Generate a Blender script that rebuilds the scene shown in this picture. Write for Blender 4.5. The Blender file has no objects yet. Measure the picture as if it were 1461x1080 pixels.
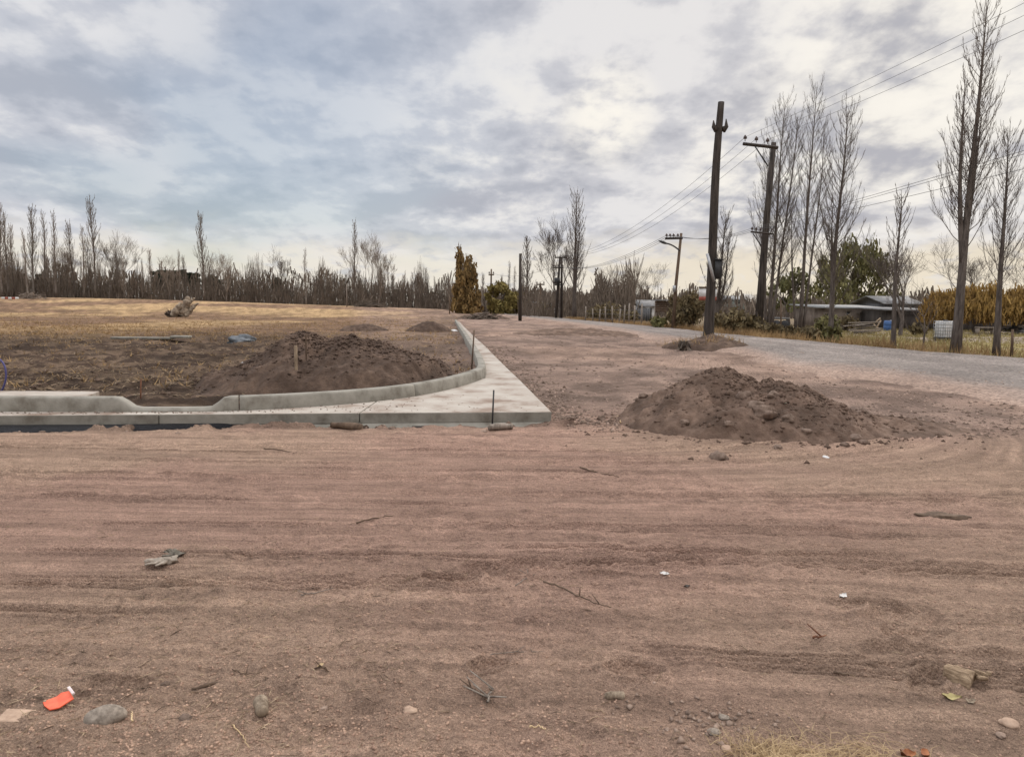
import bpy, bmesh, math, random
import numpy as np
from mathutils import Vector, Matrix

sc = bpy.context.scene
COL = sc.collection
R = math.radians
rng = random.Random(11)

# ------------------------------------------------------------------ camera
F = 1050.0
W, Hh = 1461.0, 1080.0
EYE = Vector((0, 0, 1.6))
pit, rol = R(5.44), R(0.7)
fw = Vector((0, math.cos(pit), -math.sin(pit)))
r0 = Vector((1, 0, 0)); u0 = r0.cross(fw)
rt = r0 * math.cos(rol) + u0 * math.sin(rol)
up = u0 * math.cos(rol) - r0 * math.sin(rol)
cam = bpy.data.objects.new('camera', bpy.data.cameras.new('camera'))
COL.objects.link(cam)
cam.matrix_world = Matrix(((rt.x, up.x, -fw.x, EYE.x), (rt.y, up.y, -fw.y, EYE.y), (rt.z, up.z, -fw.z, EYE.z), (0, 0, 0, 1)))
cam.data.sensor_width = 36; cam.data.lens = F / W * 36
cam.data.clip_start = 0.05; cam.data.clip_end = 6000
sc.camera = cam


def ray(px, py):
    d = fw * F + rt * (px - W / 2) - up * (py - Hh / 2)
    return d / d.y


def at(px, py, Y):
    return EYE + ray(px, py) * Y


# ------------------------------------------------------------------ noise
def _h(ix, iy, s):
    h = (ix.astype(np.int64) * 374761393 + iy.astype(np.int64) * 668265263 + s * 974711) & 0xffffffff
    h = ((h ^ (h >> 13)) * 1274126177) & 0xffffffff
    h = h ^ (h >> 16)
    return (h & 0xffff) / 65535.0


def vn(x, y, s=0):
    x = np.asarray(x, float); y = np.asarray(y, float)
    ix = np.floor(x); iy = np.floor(y); fx = x - ix; fy = y - iy
    fx = fx * fx * (3 - 2 * fx); fy = fy * fy * (3 - 2 * fy)
    a = _h(ix, iy, s); b = _h(ix + 1, iy, s); c = _h(ix, iy + 1, s); d = _h(ix + 1, iy + 1, s)
    return (a + (b - a) * fx) * (1 - fy) + (c + (d - c) * fx) * fy


def fbm(x, y, o=4, s=0):
    t = 0; a = 0.5; n = 0
    for i in range(o):
        t = t + a * vn(x * 2 ** i + i * 17.3, y * 2 ** i - i * 9.1, s + i); n += a; a *= 0.5
    return t / n


def ss(a, b, x):
    t = np.clip((np.asarray(x, float) - a) / (b - a), 0, 1)
    return t * t * (3 - 2 * t)


# ------------------------------------------------------------------ plan of kerb, slab, road (from flat-plane picks)
def plane(px, py, z):
    r = ray(px, py); t = (z - EYE.z) / r.z
    return EYE + r * t


SZ = 0.14
def rise(y): return ss(11, 30, y)
def slab_z(y): return SZ + 0.28 * rise(y)
def pick_slab(px, py):
    y = 12.0
    for _ in range(60):
        p = plane(px, py, float(slab_z(y))); y = 0.5 * y + 0.5 * min(p.y, 130)
    return Vector((p.x, p.y, float(slab_z(p.y))))


K = [pick_slab(*p) for p in [(-230, 587.5), (0, 587), (190, 588), (330, 587), (460, 579.5), (540, 572.5), (600, 564.5), (650, 553.5), (680, 544), (692, 538.5), (693, 537)]]
K2 = [pick_slab(*p) for p in [(694, 533), (694, 530), (687, 513), (676, 496), (664, 477.5), (657, 467), (652, 459)]]
kerb_pts = [(p.x, p.y) for p in K + K2]
FRONT = [pick_slab(*p) for p in [(-230, 594.5), (0, 593.5), (330, 590), (787, 587.5)]]
EDGE = [pick_slab(*p) for p in [(739, 539.5), (702, 504), (680, 483), (664, 468), (655.5, 459)]]


def smooth_path(pts, n, it=2):
    P = np.array(pts, float)
    for _ in range(it):
        Q = [P[0]]
        for a, b in zip(P[:-1], P[1:]):
            Q += [a * .75 + b * .25, a * .25 + b * .75]
        Q.append(P[-1]); P = np.array(Q)
    d = np.r_[0, np.cumsum(np.linalg.norm(np.diff(P, axis=0), axis=1))]
    s = np.linspace(0, d[-1], n)
    return np.stack([np.interp(s, d, P[:, k]) for k in range(P.shape[1])], 1)


KP = smooth_path(kerb_pts, 160)
# region behind the kerb: signed distance to the kerb line, positive in the field
_im = int(np.argmax(KP[:, 0]))
_fx, _fy = KP[:_im + 1, 0], KP[:_im + 1, 1]
_bx = np.r_[KP[_im:, 0], KP[-1, 0] - 3.5, KP[-1, 0] - 60]; _by = np.r_[KP[_im:, 1], 160, 2600]
_fc = 1 / np.sqrt(1 + np.gradient(_fy, _fx) ** 2); _bc = 1 / np.sqrt(1 + np.gradient(_bx, _by) ** 2)


def inside_field(x, y):
    x = np.asarray(x, float); y = np.asarray(y, float)
    d1 = (y - np.interp(x, _fx, _fy)) * np.interp(x, _fx, _fc)
    d2 = (np.interp(y, _by, _bx) - x) * np.interp(y, _by, _bc)
    return np.minimum(d1, d2)


def base_h(x, y, fld=None):
    """smooth ground height"""
    x = np.asarray(x, float); y = np.asarray(y, float)
    fld = inside_field(x, y) if fld is None else fld
    m = ss(0.02, 0.14, fld)
    front = 0.42 * rise(y)
    field = 0.10 + 0.28 * rise(y)
    left = 1.95 * ss(70, 190, y) * ss(0.08, -0.62, x / np.maximum(y, 1))
    far = 0.55 * ss(60, 170, y) * ss(0.0, -0.12, x / np.maximum(y, 1))
    return front * (1 - m) + field * m + left + far


def hz(x, y): return float(base_h(np.array([x]), np.array([y]))[0])


def gp(px, py):
    """point of the smooth ground seen at a picture position"""
    r = ray(px, py); a, b = 2.0, 420.0
    for _ in range(4):
        t = np.exp(np.linspace(math.log(a), math.log(b), 60)); z = EYE.z + r.z * t
        i = int(np.argmax(z <= base_h(r.x * t, t)))
        a, b = t[max(i - 1, 0)], t[max(i, 1)]
    return EYE + r * b


# ------------------------------------------------------------------ materials
def nodes(name):
    m = bpy.data.materials.new(name); m.use_nodes = True
    nt = m.node_tree; b = nt.nodes['Principled BSDF']
    return m, nt, b


def N(nt, t, **kw):
    n = nt.nodes.new(t)
    for k, v in kw.items():
        if k.startswith('i_'):
            key = k[2:]
            n.inputs[int(key) if key.isdigit() else key.replace('_', ' ')].default_value = v
        else: setattr(n, k, v)
    return n


def mat(name, c1, c2, scale=6, rough=0.9, bump=0.3, dist=0.02, coord='Object', stretch=(1, 1, 1), c3=None, detail=6, metal=0.0, spec=0.25, objvar=0.0, lo=0.35, hi=0.65):
    m, nt, b = nodes(name)
    tc = N(nt, 'ShaderNodeTexCoord'); mp = N(nt, 'ShaderNodeMapping'); mp.inputs['Scale'].default_value = stretch
    if coord == 'World':
        g = N(nt, 'ShaderNodeNewGeometry'); nt.links.new(g.outputs['Position'], mp.inputs['Vector'])
    else: nt.links.new(tc.outputs[coord], mp.inputs['Vector'])
    n1 = N(nt, 'ShaderNodeTexNoise', i_Scale=scale, i_Detail=detail, i_Roughness=0.65)
    nt.links.new(mp.outputs[0], n1.inputs['Vector'])
    cr = N(nt, 'ShaderNodeValToRGB'); e = cr.color_ramp.elements
    e[0].position = lo; e[0].color = (*c1, 1); e[1].position = hi; e[1].color = (*c2, 1)
    if c3: k = e.new((lo + hi) / 2); k.color = (*c3, 1)
    nt.links.new(n1.outputs['Fac'], cr.inputs[0])
    out = cr.outputs[0]
    if objvar:
        oi = N(nt, 'ShaderNodeObjectInfo'); hs = N(nt, 'ShaderNodeHueSaturation')
        mr = N(nt, 'ShaderNodeMapRange', i_3=1 - objvar, i_4=1 + objvar)
        nt.links.new(oi.outputs['Random'], mr.inputs[0]); nt.links.new(mr.outputs[0], hs.inputs['Value'])
        nt.links.new(out, hs.inputs['Color']); out = hs.outputs[0]
    nt.links.new(out, b.inputs['Base Color'])
    b.inputs['Roughness'].default_value = rough; b.inputs['Metallic'].default_value = metal
    b.inputs['Specular IOR Level'].default_value = spec
    if bump:
        n2 = N(nt, 'ShaderNodeTexNoise', i_Scale=scale * 3.1, i_Detail=8, i_Roughness=0.7)
        nt.links.new(mp.outputs[0], n2.inputs['Vector'])
        bp = N(nt, 'ShaderNodeBump', i_Strength=bump, i_Distance=dist)
        nt.links.new(n2.outputs['Fac'], bp.inputs['Height']); nt.links.new(bp.outputs[0], b.inputs['Normal'])
    return m


M = {}
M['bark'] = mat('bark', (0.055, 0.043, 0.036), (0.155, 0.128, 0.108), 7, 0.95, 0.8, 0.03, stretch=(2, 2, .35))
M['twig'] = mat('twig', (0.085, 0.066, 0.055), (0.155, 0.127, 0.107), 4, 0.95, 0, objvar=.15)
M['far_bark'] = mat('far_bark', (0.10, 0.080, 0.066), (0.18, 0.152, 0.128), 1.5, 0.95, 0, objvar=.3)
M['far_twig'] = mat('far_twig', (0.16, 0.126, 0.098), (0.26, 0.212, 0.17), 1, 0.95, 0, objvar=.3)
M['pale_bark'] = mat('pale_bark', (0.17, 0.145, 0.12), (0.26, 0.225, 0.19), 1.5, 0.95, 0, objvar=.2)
M['brush'] = mat('brush', (0.075, 0.057, 0.043), (0.22, 0.175, 0.135), 0.35, 0.95, 0)
M['pine'] = mat('pine', (0.022, 0.028, 0.018), (0.055, 0.06, 0.035), 1.5, 0.9, 0, objvar=.25)
M['green_leaf'] = mat('green_leaf', (0.075, 0.075, 0.03), (0.20, 0.19, 0.08), 2.5, 0.85, 0, objvar=.2)
M['olive_green'] = mat('olive_green_leaf', (0.085, 0.08, 0.03), (0.24, 0.215, 0.09), 2.0, 0.85, 0, objvar=.2)
M['olive_leaf'] = mat('olive_leaf', (0.13, 0.105, 0.035), (0.27, 0.21, 0.07), 1.5, 0.85, 0, objvar=.2)
M['yellow_leaf'] = mat('yellow_leaf', (0.17, 0.10, 0.035), (0.44, 0.28, 0.085), 2, 0.85, 0, objvar=.12)
M['gold_leaf'] = mat('gold_leaf', (0.11, 0.07, 0.03), (0.27, 0.175, 0.065), 1.2, 0.85, 0, objvar=.15)
M['shrub_leaf'] = mat('shrub_leaf', (0.10, 0.075, 0.04), (0.24, 0.185, 0.095), 2.2, 0.9, 0, c3=(0.15, 0.115, 0.06), objvar=.15)
M['pole'] = mat('old_pole_wood', (0.022, 0.018, 0.015), (0.082, 0.066, 0.055), 5, 0.9, 0.9, 0.02, stretch=(3, 3, .25))
M['grey_wood'] = mat('grey_wood', (0.15, 0.12, 0.095), (0.33, 0.28, 0.23), 9, 0.9, 0.6, 0.01, stretch=(2, 2, .4))
M['brown_wood'] = mat('brown_wood', (0.07, 0.045, 0.03), (0.16, 0.11, 0.075), 7, 0.9, 0.6, 0.01, stretch=(2, 2, .4))
M['steel'] = mat('galvanised_steel', (0.30, 0.30, 0.30), (0.46, 0.46, 0.46), 6, 0.5, 0.1, 0.003, metal=.6)
M['dark_metal'] = mat('dark_metal', (0.03, 0.03, 0.032), (0.07, 0.068, 0.066), 6, 0.6, 0.1, 0.003, metal=.3)
M['rust'] = mat('rust', (0.10, 0.042, 0.025), (0.24, 0.11, 0.06), 25, 0.9, 0.4, 0.003)
M['porcelain'] = mat('porcelain', (0.05, 0.035, 0.03), (0.10, 0.07, 0.06), 6, 0.3, 0)
M['wire'] = mat('wire', (0.05, 0.05, 0.055), (0.09, 0.09, 0.095), 1, 0.6, 0)
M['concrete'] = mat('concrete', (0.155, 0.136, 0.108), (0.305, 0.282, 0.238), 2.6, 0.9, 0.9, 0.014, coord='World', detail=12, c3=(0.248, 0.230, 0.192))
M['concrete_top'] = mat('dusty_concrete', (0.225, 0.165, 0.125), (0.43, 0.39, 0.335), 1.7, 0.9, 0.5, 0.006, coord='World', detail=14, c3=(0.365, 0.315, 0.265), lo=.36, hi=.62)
M['mound'] = mat('mound_soil', (0.095, 0.062, 0.044), (0.245, 0.165, 0.120), 2.6, 0.97, 1.0, 0.06, coord='World', detail=15, c3=(0.148, 0.097, 0.070))
M['clod'] = mat('clod_soil', (0.12, 0.082, 0.06), (0.27, 0.195, 0.15), 9, 0.97, 1.0, 0.02, coord='World', detail=10)
M['pile'] = mat('pile_soil', (0.062, 0.040, 0.028), (0.165, 0.110, 0.078), 2.6, 0.97, 1.0, 0.06, coord='World', detail=15, c3=(0.096, 0.063, 0.045))
M['straw'] = mat('straw', (0.36, 0.245, 0.13), (0.60, 0.45, 0.265), 3, 0.9, 0, coord='World')
M['litter'] = mat('litter', (0.05, 0.034, 0.024), (0.50, 0.37, 0.24), 9, 0.95, 0, coord='World', lo=.36, hi=.64)
M['field_grass'] = mat('field_grass', (0.20, 0.125, 0.06), (0.46, 0.31, 0.15), .35, 0.95, 0, coord='World')
M['lawn'] = mat('lawn_blades', (0.20, 0.165, 0.07), (0.42, 0.34, 0.15), .6, 0.95, 0, coord='World')
M['stone'] = mat('river_stone', (0.15, 0.122, 0.095), (0.34, 0.285, 0.23), 45, 0.9, 0.7, 0.004, spec=.2, detail=12)
M['pebble'] = mat('pebble', (0.15, 0.105, 0.08), (0.37, 0.27, 0.205), 14, 0.95, 0.6, 0.004, detail=12, coord='World')
M['brick'] = mat('dusty_brick', (0.33, 0.225, 0.16), (0.48, 0.345, 0.25), 25, 0.95, 0.5, 0.004)
M['plastic_orange'] = mat('orange_plastic', (0.72, 0.085, 0.03), (0.85, 0.15, 0.06), 20, 0.4, 0.1, 0.002, spec=.5)
M['plastic_pale'] = mat('pale_label', (0.62, 0.50, 0.48), (0.75, 0.66, 0.62), 20, 0.5, 0)
M['plastic_black'] = mat('black_plastic', (0.008, 0.008, 0.010), (0.018, 0.018, 0.022), 9, 0.42, 1.0, 0.06, spec=.4)
M['white'] = mat('dirty_white', (0.55, 0.54, 0.52), (0.78, 0.77, 0.75), 3, 0.7, 0.1, 0.003)
M['red'] = mat('faded_red', (0.26, 0.07, 0.05), (0.36, 0.11, 0.08), 5, 0.7, 0)
M['blue'] = mat('blue_plastic', (0.03, 0.085, 0.22), (0.06, 0.14, 0.33), 4, 0.5, 0.1, 0.003, spec=.5)
M['tarp'] = mat('grey_tarp', (0.06, 0.07, 0.078), (0.20, 0.21, 0.22), 3.5, 0.6, 0.5, 0.03, spec=.4)
M['hose'] = mat('blue_hose', (0.07, 0.065, 0.17), (0.12, 0.11, 0.26), 4, 0.5, 0)
M['leather'] = mat('glove_leather', (0.17, 0.138, 0.108), (0.37, 0.315, 0.255), 22, 0.9, 0.4, 0.003)
M['glove_cloth'] = mat('glove_cloth', (0.055, 0.048, 0.036), (0.20, 0.172, 0.135), 22, 0.95, 0.4, 0.003)
M['glove_dark'] = mat('glove_inside', (0.03, 0.026, 0.02), (0.06, 0.05, 0.04), 20, 0.95, 0)
M['rotten'] = mat('rotten_wood', (0.13, 0.095, 0.065), (0.36, 0.285, 0.205), 14, 0.95, 0.8, 0.008, stretch=(3, 3, .5))
M['cut_wood'] = mat('split_wood', (0.20, 0.145, 0.095), (0.42, 0.32, 0.22), 14, 0.95, 0.6, 0.005, stretch=(3, 3, .5))
M['block'] = mat('block_wood', (0.14, 0.092, 0.055), (0.43, 0.315, 0.205), 40, 0.95, 0.9, 0.006, stretch=(.35, 2, 2))
M['stump'] = mat('stump_wood', (0.13, 0.095, 0.065), (0.40, 0.32, 0.235), 2.5, 0.95, 0.7, 0.05)
M['stump_root'] = mat('root_soil', (0.035, 0.025, 0.02), (0.13, 0.09, 0.065), 3, 0.95, 0.8, 0.05)
M['sheet'] = mat('corrugated_sheet', (0.13, 0.125, 0.12), (0.27, 0.265, 0.26), 1.2, 0.9, 0.1, 0.01)
M['wall_dark'] = mat('dark_boards', (0.045, 0.038, 0.034), (0.10, 0.085, 0.075), 2, 0.9, 0.3, 0.02, stretch=(3, 3, .3))
M['wall_brown'] = mat('mud_wall', (0.15, 0.118, 0.093), (0.24, 0.195, 0.16), 2, 0.95, 0.4, 0.03)
M['wall_grey'] = mat('grey_boards', (0.08, 0.082, 0.085), (0.16, 0.16, 0.162), 3, 0.9, 0.4, 0.02, stretch=(4, 4, .3))
M['wall_green'] = mat('pale_green_wall', (0.19, 0.21, 0.18), (0.26, 0.28, 0.245), 1, 0.9, 0)
M['roof_pale'] = mat('pale_roof', (0.17, 0.17, 0.165), (0.26, 0.26, 0.255), 1, 0.7, 0)
M['glass'] = mat('window_pane', (0.02, 0.022, 0.025), (0.05, 0.052, 0.056), 2, 0.15, 0, spec=.5)
M['leaf_red'] = mat('red_brown_leaf', (0.20, 0.07, 0.03), (0.34, 0.14, 0.06), 12, 0.8, 0)
M['leaf_yellow'] = mat('yellow_green_leaf', (0.26, 0.21, 0.09), (0.42, 0.35, 0.16), 20, 0.8, 0)
M['paper'] = mat('paper', (0.50, 0.47, 0.43), (0.70, 0.67, 0.63), 20, 0.8, 0)


# ------------------------------------------------------------------ mesh builder
class MB:
    def __init__(s): s.v = []; s.q = []; s.t = []; s.n = 0

    def add(s, v, q=None, t=None):
        v = np.asarray(v, float).reshape(-1, 3)
        if q is not None and len(q): s.q.append(np.asarray(q, np.int64).reshape(-1, 4) + s.n)
        if t is not None and len(t): s.t.append(np.asarray(t, np.int64).reshape(-1, 3) + s.n)
        s.v.append(v); s.n += len(v)

    def tube(s, pts, rad, k=6, caps=True):
        P = np.asarray(pts, float); n = len(P)
        rad = np.broadcast_to(np.asarray(rad, float), (n,))
        T = np.gradient(P, axis=0); T /= np.linalg.norm(T, axis=1)[:, None] + 1e-12
        m = T.mean(0); ref = np.array([0, 0, 1.]) if abs(m[2]) < .8 * np.linalg.norm(m) else np.array([1., 0, 0])
        A = np.cross(T, ref); A /= np.linalg.norm(A, axis=1)[:, None] + 1e-12
        B = np.cross(T, A)
        an = np.arange(k) * 2 * math.pi / k
        ring = P[:, None] + rad[:, None, None] * (np.cos(an)[None, :, None] * A[:, None] + np.sin(an)[None, :, None] * B[:, None])
        i = np.arange(n - 1)[:, None] * k; j = np.arange(k)[None]; j2 = (j + 1) % k
        q = np.stack([i + j, i + k + j, i + k + j2, i + j2], -1).reshape(-1, 4)
        t = None
        v = ring.reshape(-1, 3)
        if caps:
            v = np.vstack([v, P[0], P[-1]])
            a, b = n * k, n * k + 1
            t = [(a, jj, (jj + 1) % k) for jj in range(k)] + [(b, (n - 1) * k + (jj + 1) % k, (n - 1) * k + jj) for jj in range(k)]
        s.add(v, q, t)

    def box(s, c, d, rz=0, tilt=None):
        x, y, z = np.array(d) / 2
        v = np.array([[-x, -y, -z], [x, -y, -z], [x, y, -z], [-x, y, -z], [-x, -y, z], [x, -y, z], [x, y, z], [-x, y, z]])
        if tilt is not None: v = v @ np.array(tilt.to_3x3()).T
        ca, sa = math.cos(rz), math.sin(rz)
        v = v @ np.array([[ca, sa, 0], [-sa, ca, 0], [0, 0, 1]]) + np.array(c)
        s.add(v, [(0, 3, 2, 1), (4, 5, 6, 7), (0, 1, 5, 4), (1, 2, 6, 5), (2, 3, 7, 6), (3, 0, 4, 7)])

    def grid(s, V):
        V = np.asarray(V, float); n, m = V.shape[:2]
        i = np.arange(n - 1)[:, None] * m; j = np.arange(m - 1)[None]
        q = np.stack([i + j, i + j + 1, i + m + j + 1, i + m + j], -1).reshape(-1, 4)
        s.add(V.reshape(-1, 3), q)

    def cards(s, C, A, B):
        """quads centred at C with half axes A, B"""
        n = len(C); v = np.stack([C - A - B, C + A - B, C + A + B, C - A + B], 1).reshape(-1, 3)
        s.add(v, np.arange(n * 4).reshape(-1, 4))

    def tris(s, a, b, c):
        n = len(a); s.add(np.stack([a, b, c], 1).reshape(-1, 3), None, np.arange(n * 3).reshape(-1, 3))

    def mesh(s, name, smooth=False):
        V = np.vstack(s.v); me = bpy.data.meshes.new(name)
        Q = np.vstack(s.q) if s.q else np.zeros((0, 4), int); T = np.vstack(s.t) if s.t else np.zeros((0, 3), int)
        loops = np.r_[Q.ravel(), T.ravel()].astype(np.int32)
        me.vertices.add(len(V)); me.vertices.foreach_set('co', V.astype(np.float32).ravel())
        me.loops.add(len(loops)); me.loops.foreach_set('vertex_index', loops)
        st = np.r_[np.arange(len(Q)) * 4, len(Q) * 4 + np.arange(len(T)) * 3].astype(np.int32)
        me.polygons.add(len(st)); me.polygons.foreach_set('loop_start', st)
        me.update(calc_edges=True); me.validate()
        if smooth: me.polygons.foreach_set('use_smooth', np.ones(len(me.polygons), bool))
        return me

    def build(s, name, m, parent=None, loc=(0, 0, 0), smooth=False, rz=0):
        o = bpy.data.objects.new(name, s.mesh(name, smooth)); COL.objects.link(o)
        if m: o.data.materials.append(m)
        o.location = loc; o.rotation_euler.z = rz
        if parent: o.parent = parent
        return o


def tag(o, label=None, cat=None, group=None, kind=None):
    for k, v in (('label', label), ('category', cat), ('group', group), ('kind', kind)):
        if v: o[k] = v
    return o


def empty(name, loc, label, cat, group=None, rz=0):
    o = bpy.data.objects.new(name, None); COL.objects.link(o); o.location = loc; o.rotation_euler.z = rz
    o.empty_display_size = .3
    return tag(o, label, cat, group)


def copy_tree(o, parent=None):
    c = o.copy(); COL.objects.link(c); c.parent = parent
    for ch in list(o.children): copy_tree(ch, c)
    return c


def bevel(o, w=0.01, seg=2):
    b = o.modifiers.new('bevel', 'BEVEL'); b.width = w; b.segments = seg; b.limit_method = 'ANGLE'; b.angle_limit = R(40)


def blob(rn, rx, ry, rz_, seg=12, rough=.25, s=0):
    """an irregular lump as an MB"""
    m = MB(); th = np.linspace(0, math.pi, seg); ph = np.linspace(0, 2 * math.pi, seg * 2, endpoint=False)
    T, P = np.meshgrid(th, ph, indexing='ij')
    x = np.sin(T) * np.cos(P); y = np.sin(T) * np.sin(P); z = np.cos(T)
    rr = 1 + rough * (fbm(x * 1.7 + 5 + s, y * 1.7 + z * 2.3 + s, 3, s) - .5) * 2 + rough * .5 * (fbm(x * 4 + z * 3 + s, y * 4 + s, 2, s + 3) - .5)
    V = np.stack([x * rr * rx, y * rr * ry, z * rr * rz_], -1)
    V = np.concatenate([V, V[:, :1]], 1)
    m.grid(V); return m


# ------------------------------------------------------------------ ground sheet
def vcoord(x, y):
    k = np.clip(x - 0.3, 0, 12)
    return y + 0.35 * (fbm(x * .22, y * .22, 2, 5) - .5) - (0.018 + .030 * ss(6, 8.5, y)) * (y - 5.9) * k ** 1.5 + 0.02 * x


def micro(x, y, fld):
    """relief of the bare dirt, loose soil and turf"""
    v = vcoord(x, y); near = ss(22, 8, y)
    wx = x + .5 * (fbm(x * .7, y * .7, 2, 18) - .5)
    dirt = (0.014 * (fbm(wx * .5, v * 1.6, 4, 21) - .5) + 0.012 * (fbm(wx * .8, v * 5, 4, 22) - .5) + 0.012 * (fbm(x * 2.2, v * 15, 3, 23) - .5))
    rough = ss(.38, .62, fbm(x * .8, v * 1.3, 3, 25))
    dirt += (0.045 * (fbm(x * 7, y * 8, 4, 24) - .5) + .020 * (fbm(x * 20, y * 20, 3, 29) - .5)) * (.25 + rough)
    # pressed ruts: lone grooves and sets of fine ribs left by tyres
    rt_ = random.Random(77)
    for k in range(26):
        v0 = 3.3 + 6.2 * (k + rt_.random()) / 26; w_ = rt_.uniform(.022, .05); dp = rt_.uniform(.010, .026); xa = rt_.uniform(-9, 3); xb = xa + rt_.uniform(2.5, 10)
        vv = v + .16 * (fbm(x * .35, x * 0 + k, 3, 40 + k) - .5) - v0; on = ss(xa - .4, xa + .4, x) * ss(xb + .4, xb - .4, x) * ss(.30, .48, fbm(x * .6 + k * 3, v * .2, 2, 60 + k))
        dirt += on * dp * 1.5 * (-ss(w_, w_ * .4, np.abs(vv)) + .55 * ss(w_ * .9, w_ * .3, np.abs(np.abs(vv) - w_ * 1.7)))
    for k, (v0, w_, xa, xb) in enumerate([(4.05, .12, -3, -.2), (5.25, .12, -.5, 3), (6.25, .13, -1, 8), (6.8, .13, -8, 0), (7.6, .15, 0, 9), (8.2, .15, -8, 3), (3.3, .10, .8, 3), (4.6, .12, .6, 4)]):
        vv = v + .06 * (fbm(x * .4, x * 0 + k, 2, 140 + k) - .5) - v0; on = ss(xa - .5, xa + .5, x) * ss(xb + .5, xb - .5, x) * ss(w_, w_ * .8, np.abs(vv))
        dirt += on * (.013 * np.cos(vv * 2 * math.pi / .055) - .014)
    dirt += 0.055 * (fbm(x * 4.6, y * 5, 5, 28) - .5) * ss(4.0, 3.1, y)
    lot = 0.17 * (fbm(x * .28, y * .28, 4, 31) - .5) + 0.10 * (fbm(x * 1.7, y * 1.7, 4, 32) - .5) + .07 * (fbm(x * 6, y * 5, 3, 37) - .5) * ss(.45, .6, fbm(x * .5, y * .4, 3, 38))
    soil = 0.26 * (fbm(x * .8, y * .8, 4, 33) - .5) + 0.20 * (fbm(x * 3.0, y * 3.0, 4, 34) - .5)
    turf = 0.10 * (fbm(x * .5, y * .5, 4, 35) - .5)
    lotm = ss(9.5, 12.5, y + 0.25 * x)
    f = ss(0.1, 0.8, fld)
    tf = ss(26, 40, y + 8 * (fbm(x * .12, y * .12, 3, 36) - .5))
    soil = soil * ss(.1, 1.2, fld) - .03
    out = (dirt * near * (1 - .6 * lotm) + lot * lotm * ss(9.6, 14, y)) * (1 - f) + f * (soil * (1 - tf) + turf * tf)
    return out


tread0 = plane(655, 818, 0); tread1 = plane(905, 809, 0)


def features(x, y):
    """tyre tread print, heel marks and boot prints in the dust"""
    d = np.zeros_like(x)
    ax = tread0.x; L = tread1.x - ax; t = (x - ax) / L
    c = tread0.y + (tread1.y - tread0.y) * t + .03 * np.sin(t * 3)
    w = np.abs(y - c); m = ss(-.02, .05, t) * ss(1.3, .8, t)
    d -= m * .034 * ss(.15, .11, w)
    d += m * .026 * ss(.17, .14, w) * ss(.10, .14, w)
    rib = (np.sin((x - (y - c) * np.sign(y - c) * .9) * 2 * math.pi / .075) > .1)
    d += m * .013 * rib * ss(.13, .11, w) * ss(.02, .05, w)
    for (px, py, a, b, an, dep) in [(640, 829, .17, .055, -.05, .035), (965, 798, .14, .05, -.1, .03), (1285, 880, .22, .15, .3, .022), (1300, 905, .16, .10, .2, .02),
                                    (1240, 862, .2, .05, -.3, .02), (1320, 975, .13, .06, .8, .02), (905, 955, .13, .08, 0, .025), (170, 975, .14, .05, .1, .018),
                                    (265, 832, .15, .05, -.2, .022), (50, 835, .2, .05, 0, .02), (1265, 932, .13, .1, 0, .014), (700, 950, .1, .05, .4, .02)]:
        p = plane(px, py, 0); ca, sa = math.cos(an), math.sin(an)
        u = ((x - p.x) * ca + (y - p.y) * sa) / a; w = (-(x - p.x) * sa + (y - p.y) * ca) / b
        r = np.sqrt(u * u + w * w) * (.75 + .5 * fbm(x * 9, y * 9, 3, 171))
        d -= 1.4 * dep * ss(1.05, .7, r) - dep * .9 * ss(1.5, 1.15, r) * ss(.95, 1.15, r)
        d += dep * .25 * (np.sin(u * 16) > 0) * ss(.9, .6, r)
    return d


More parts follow.
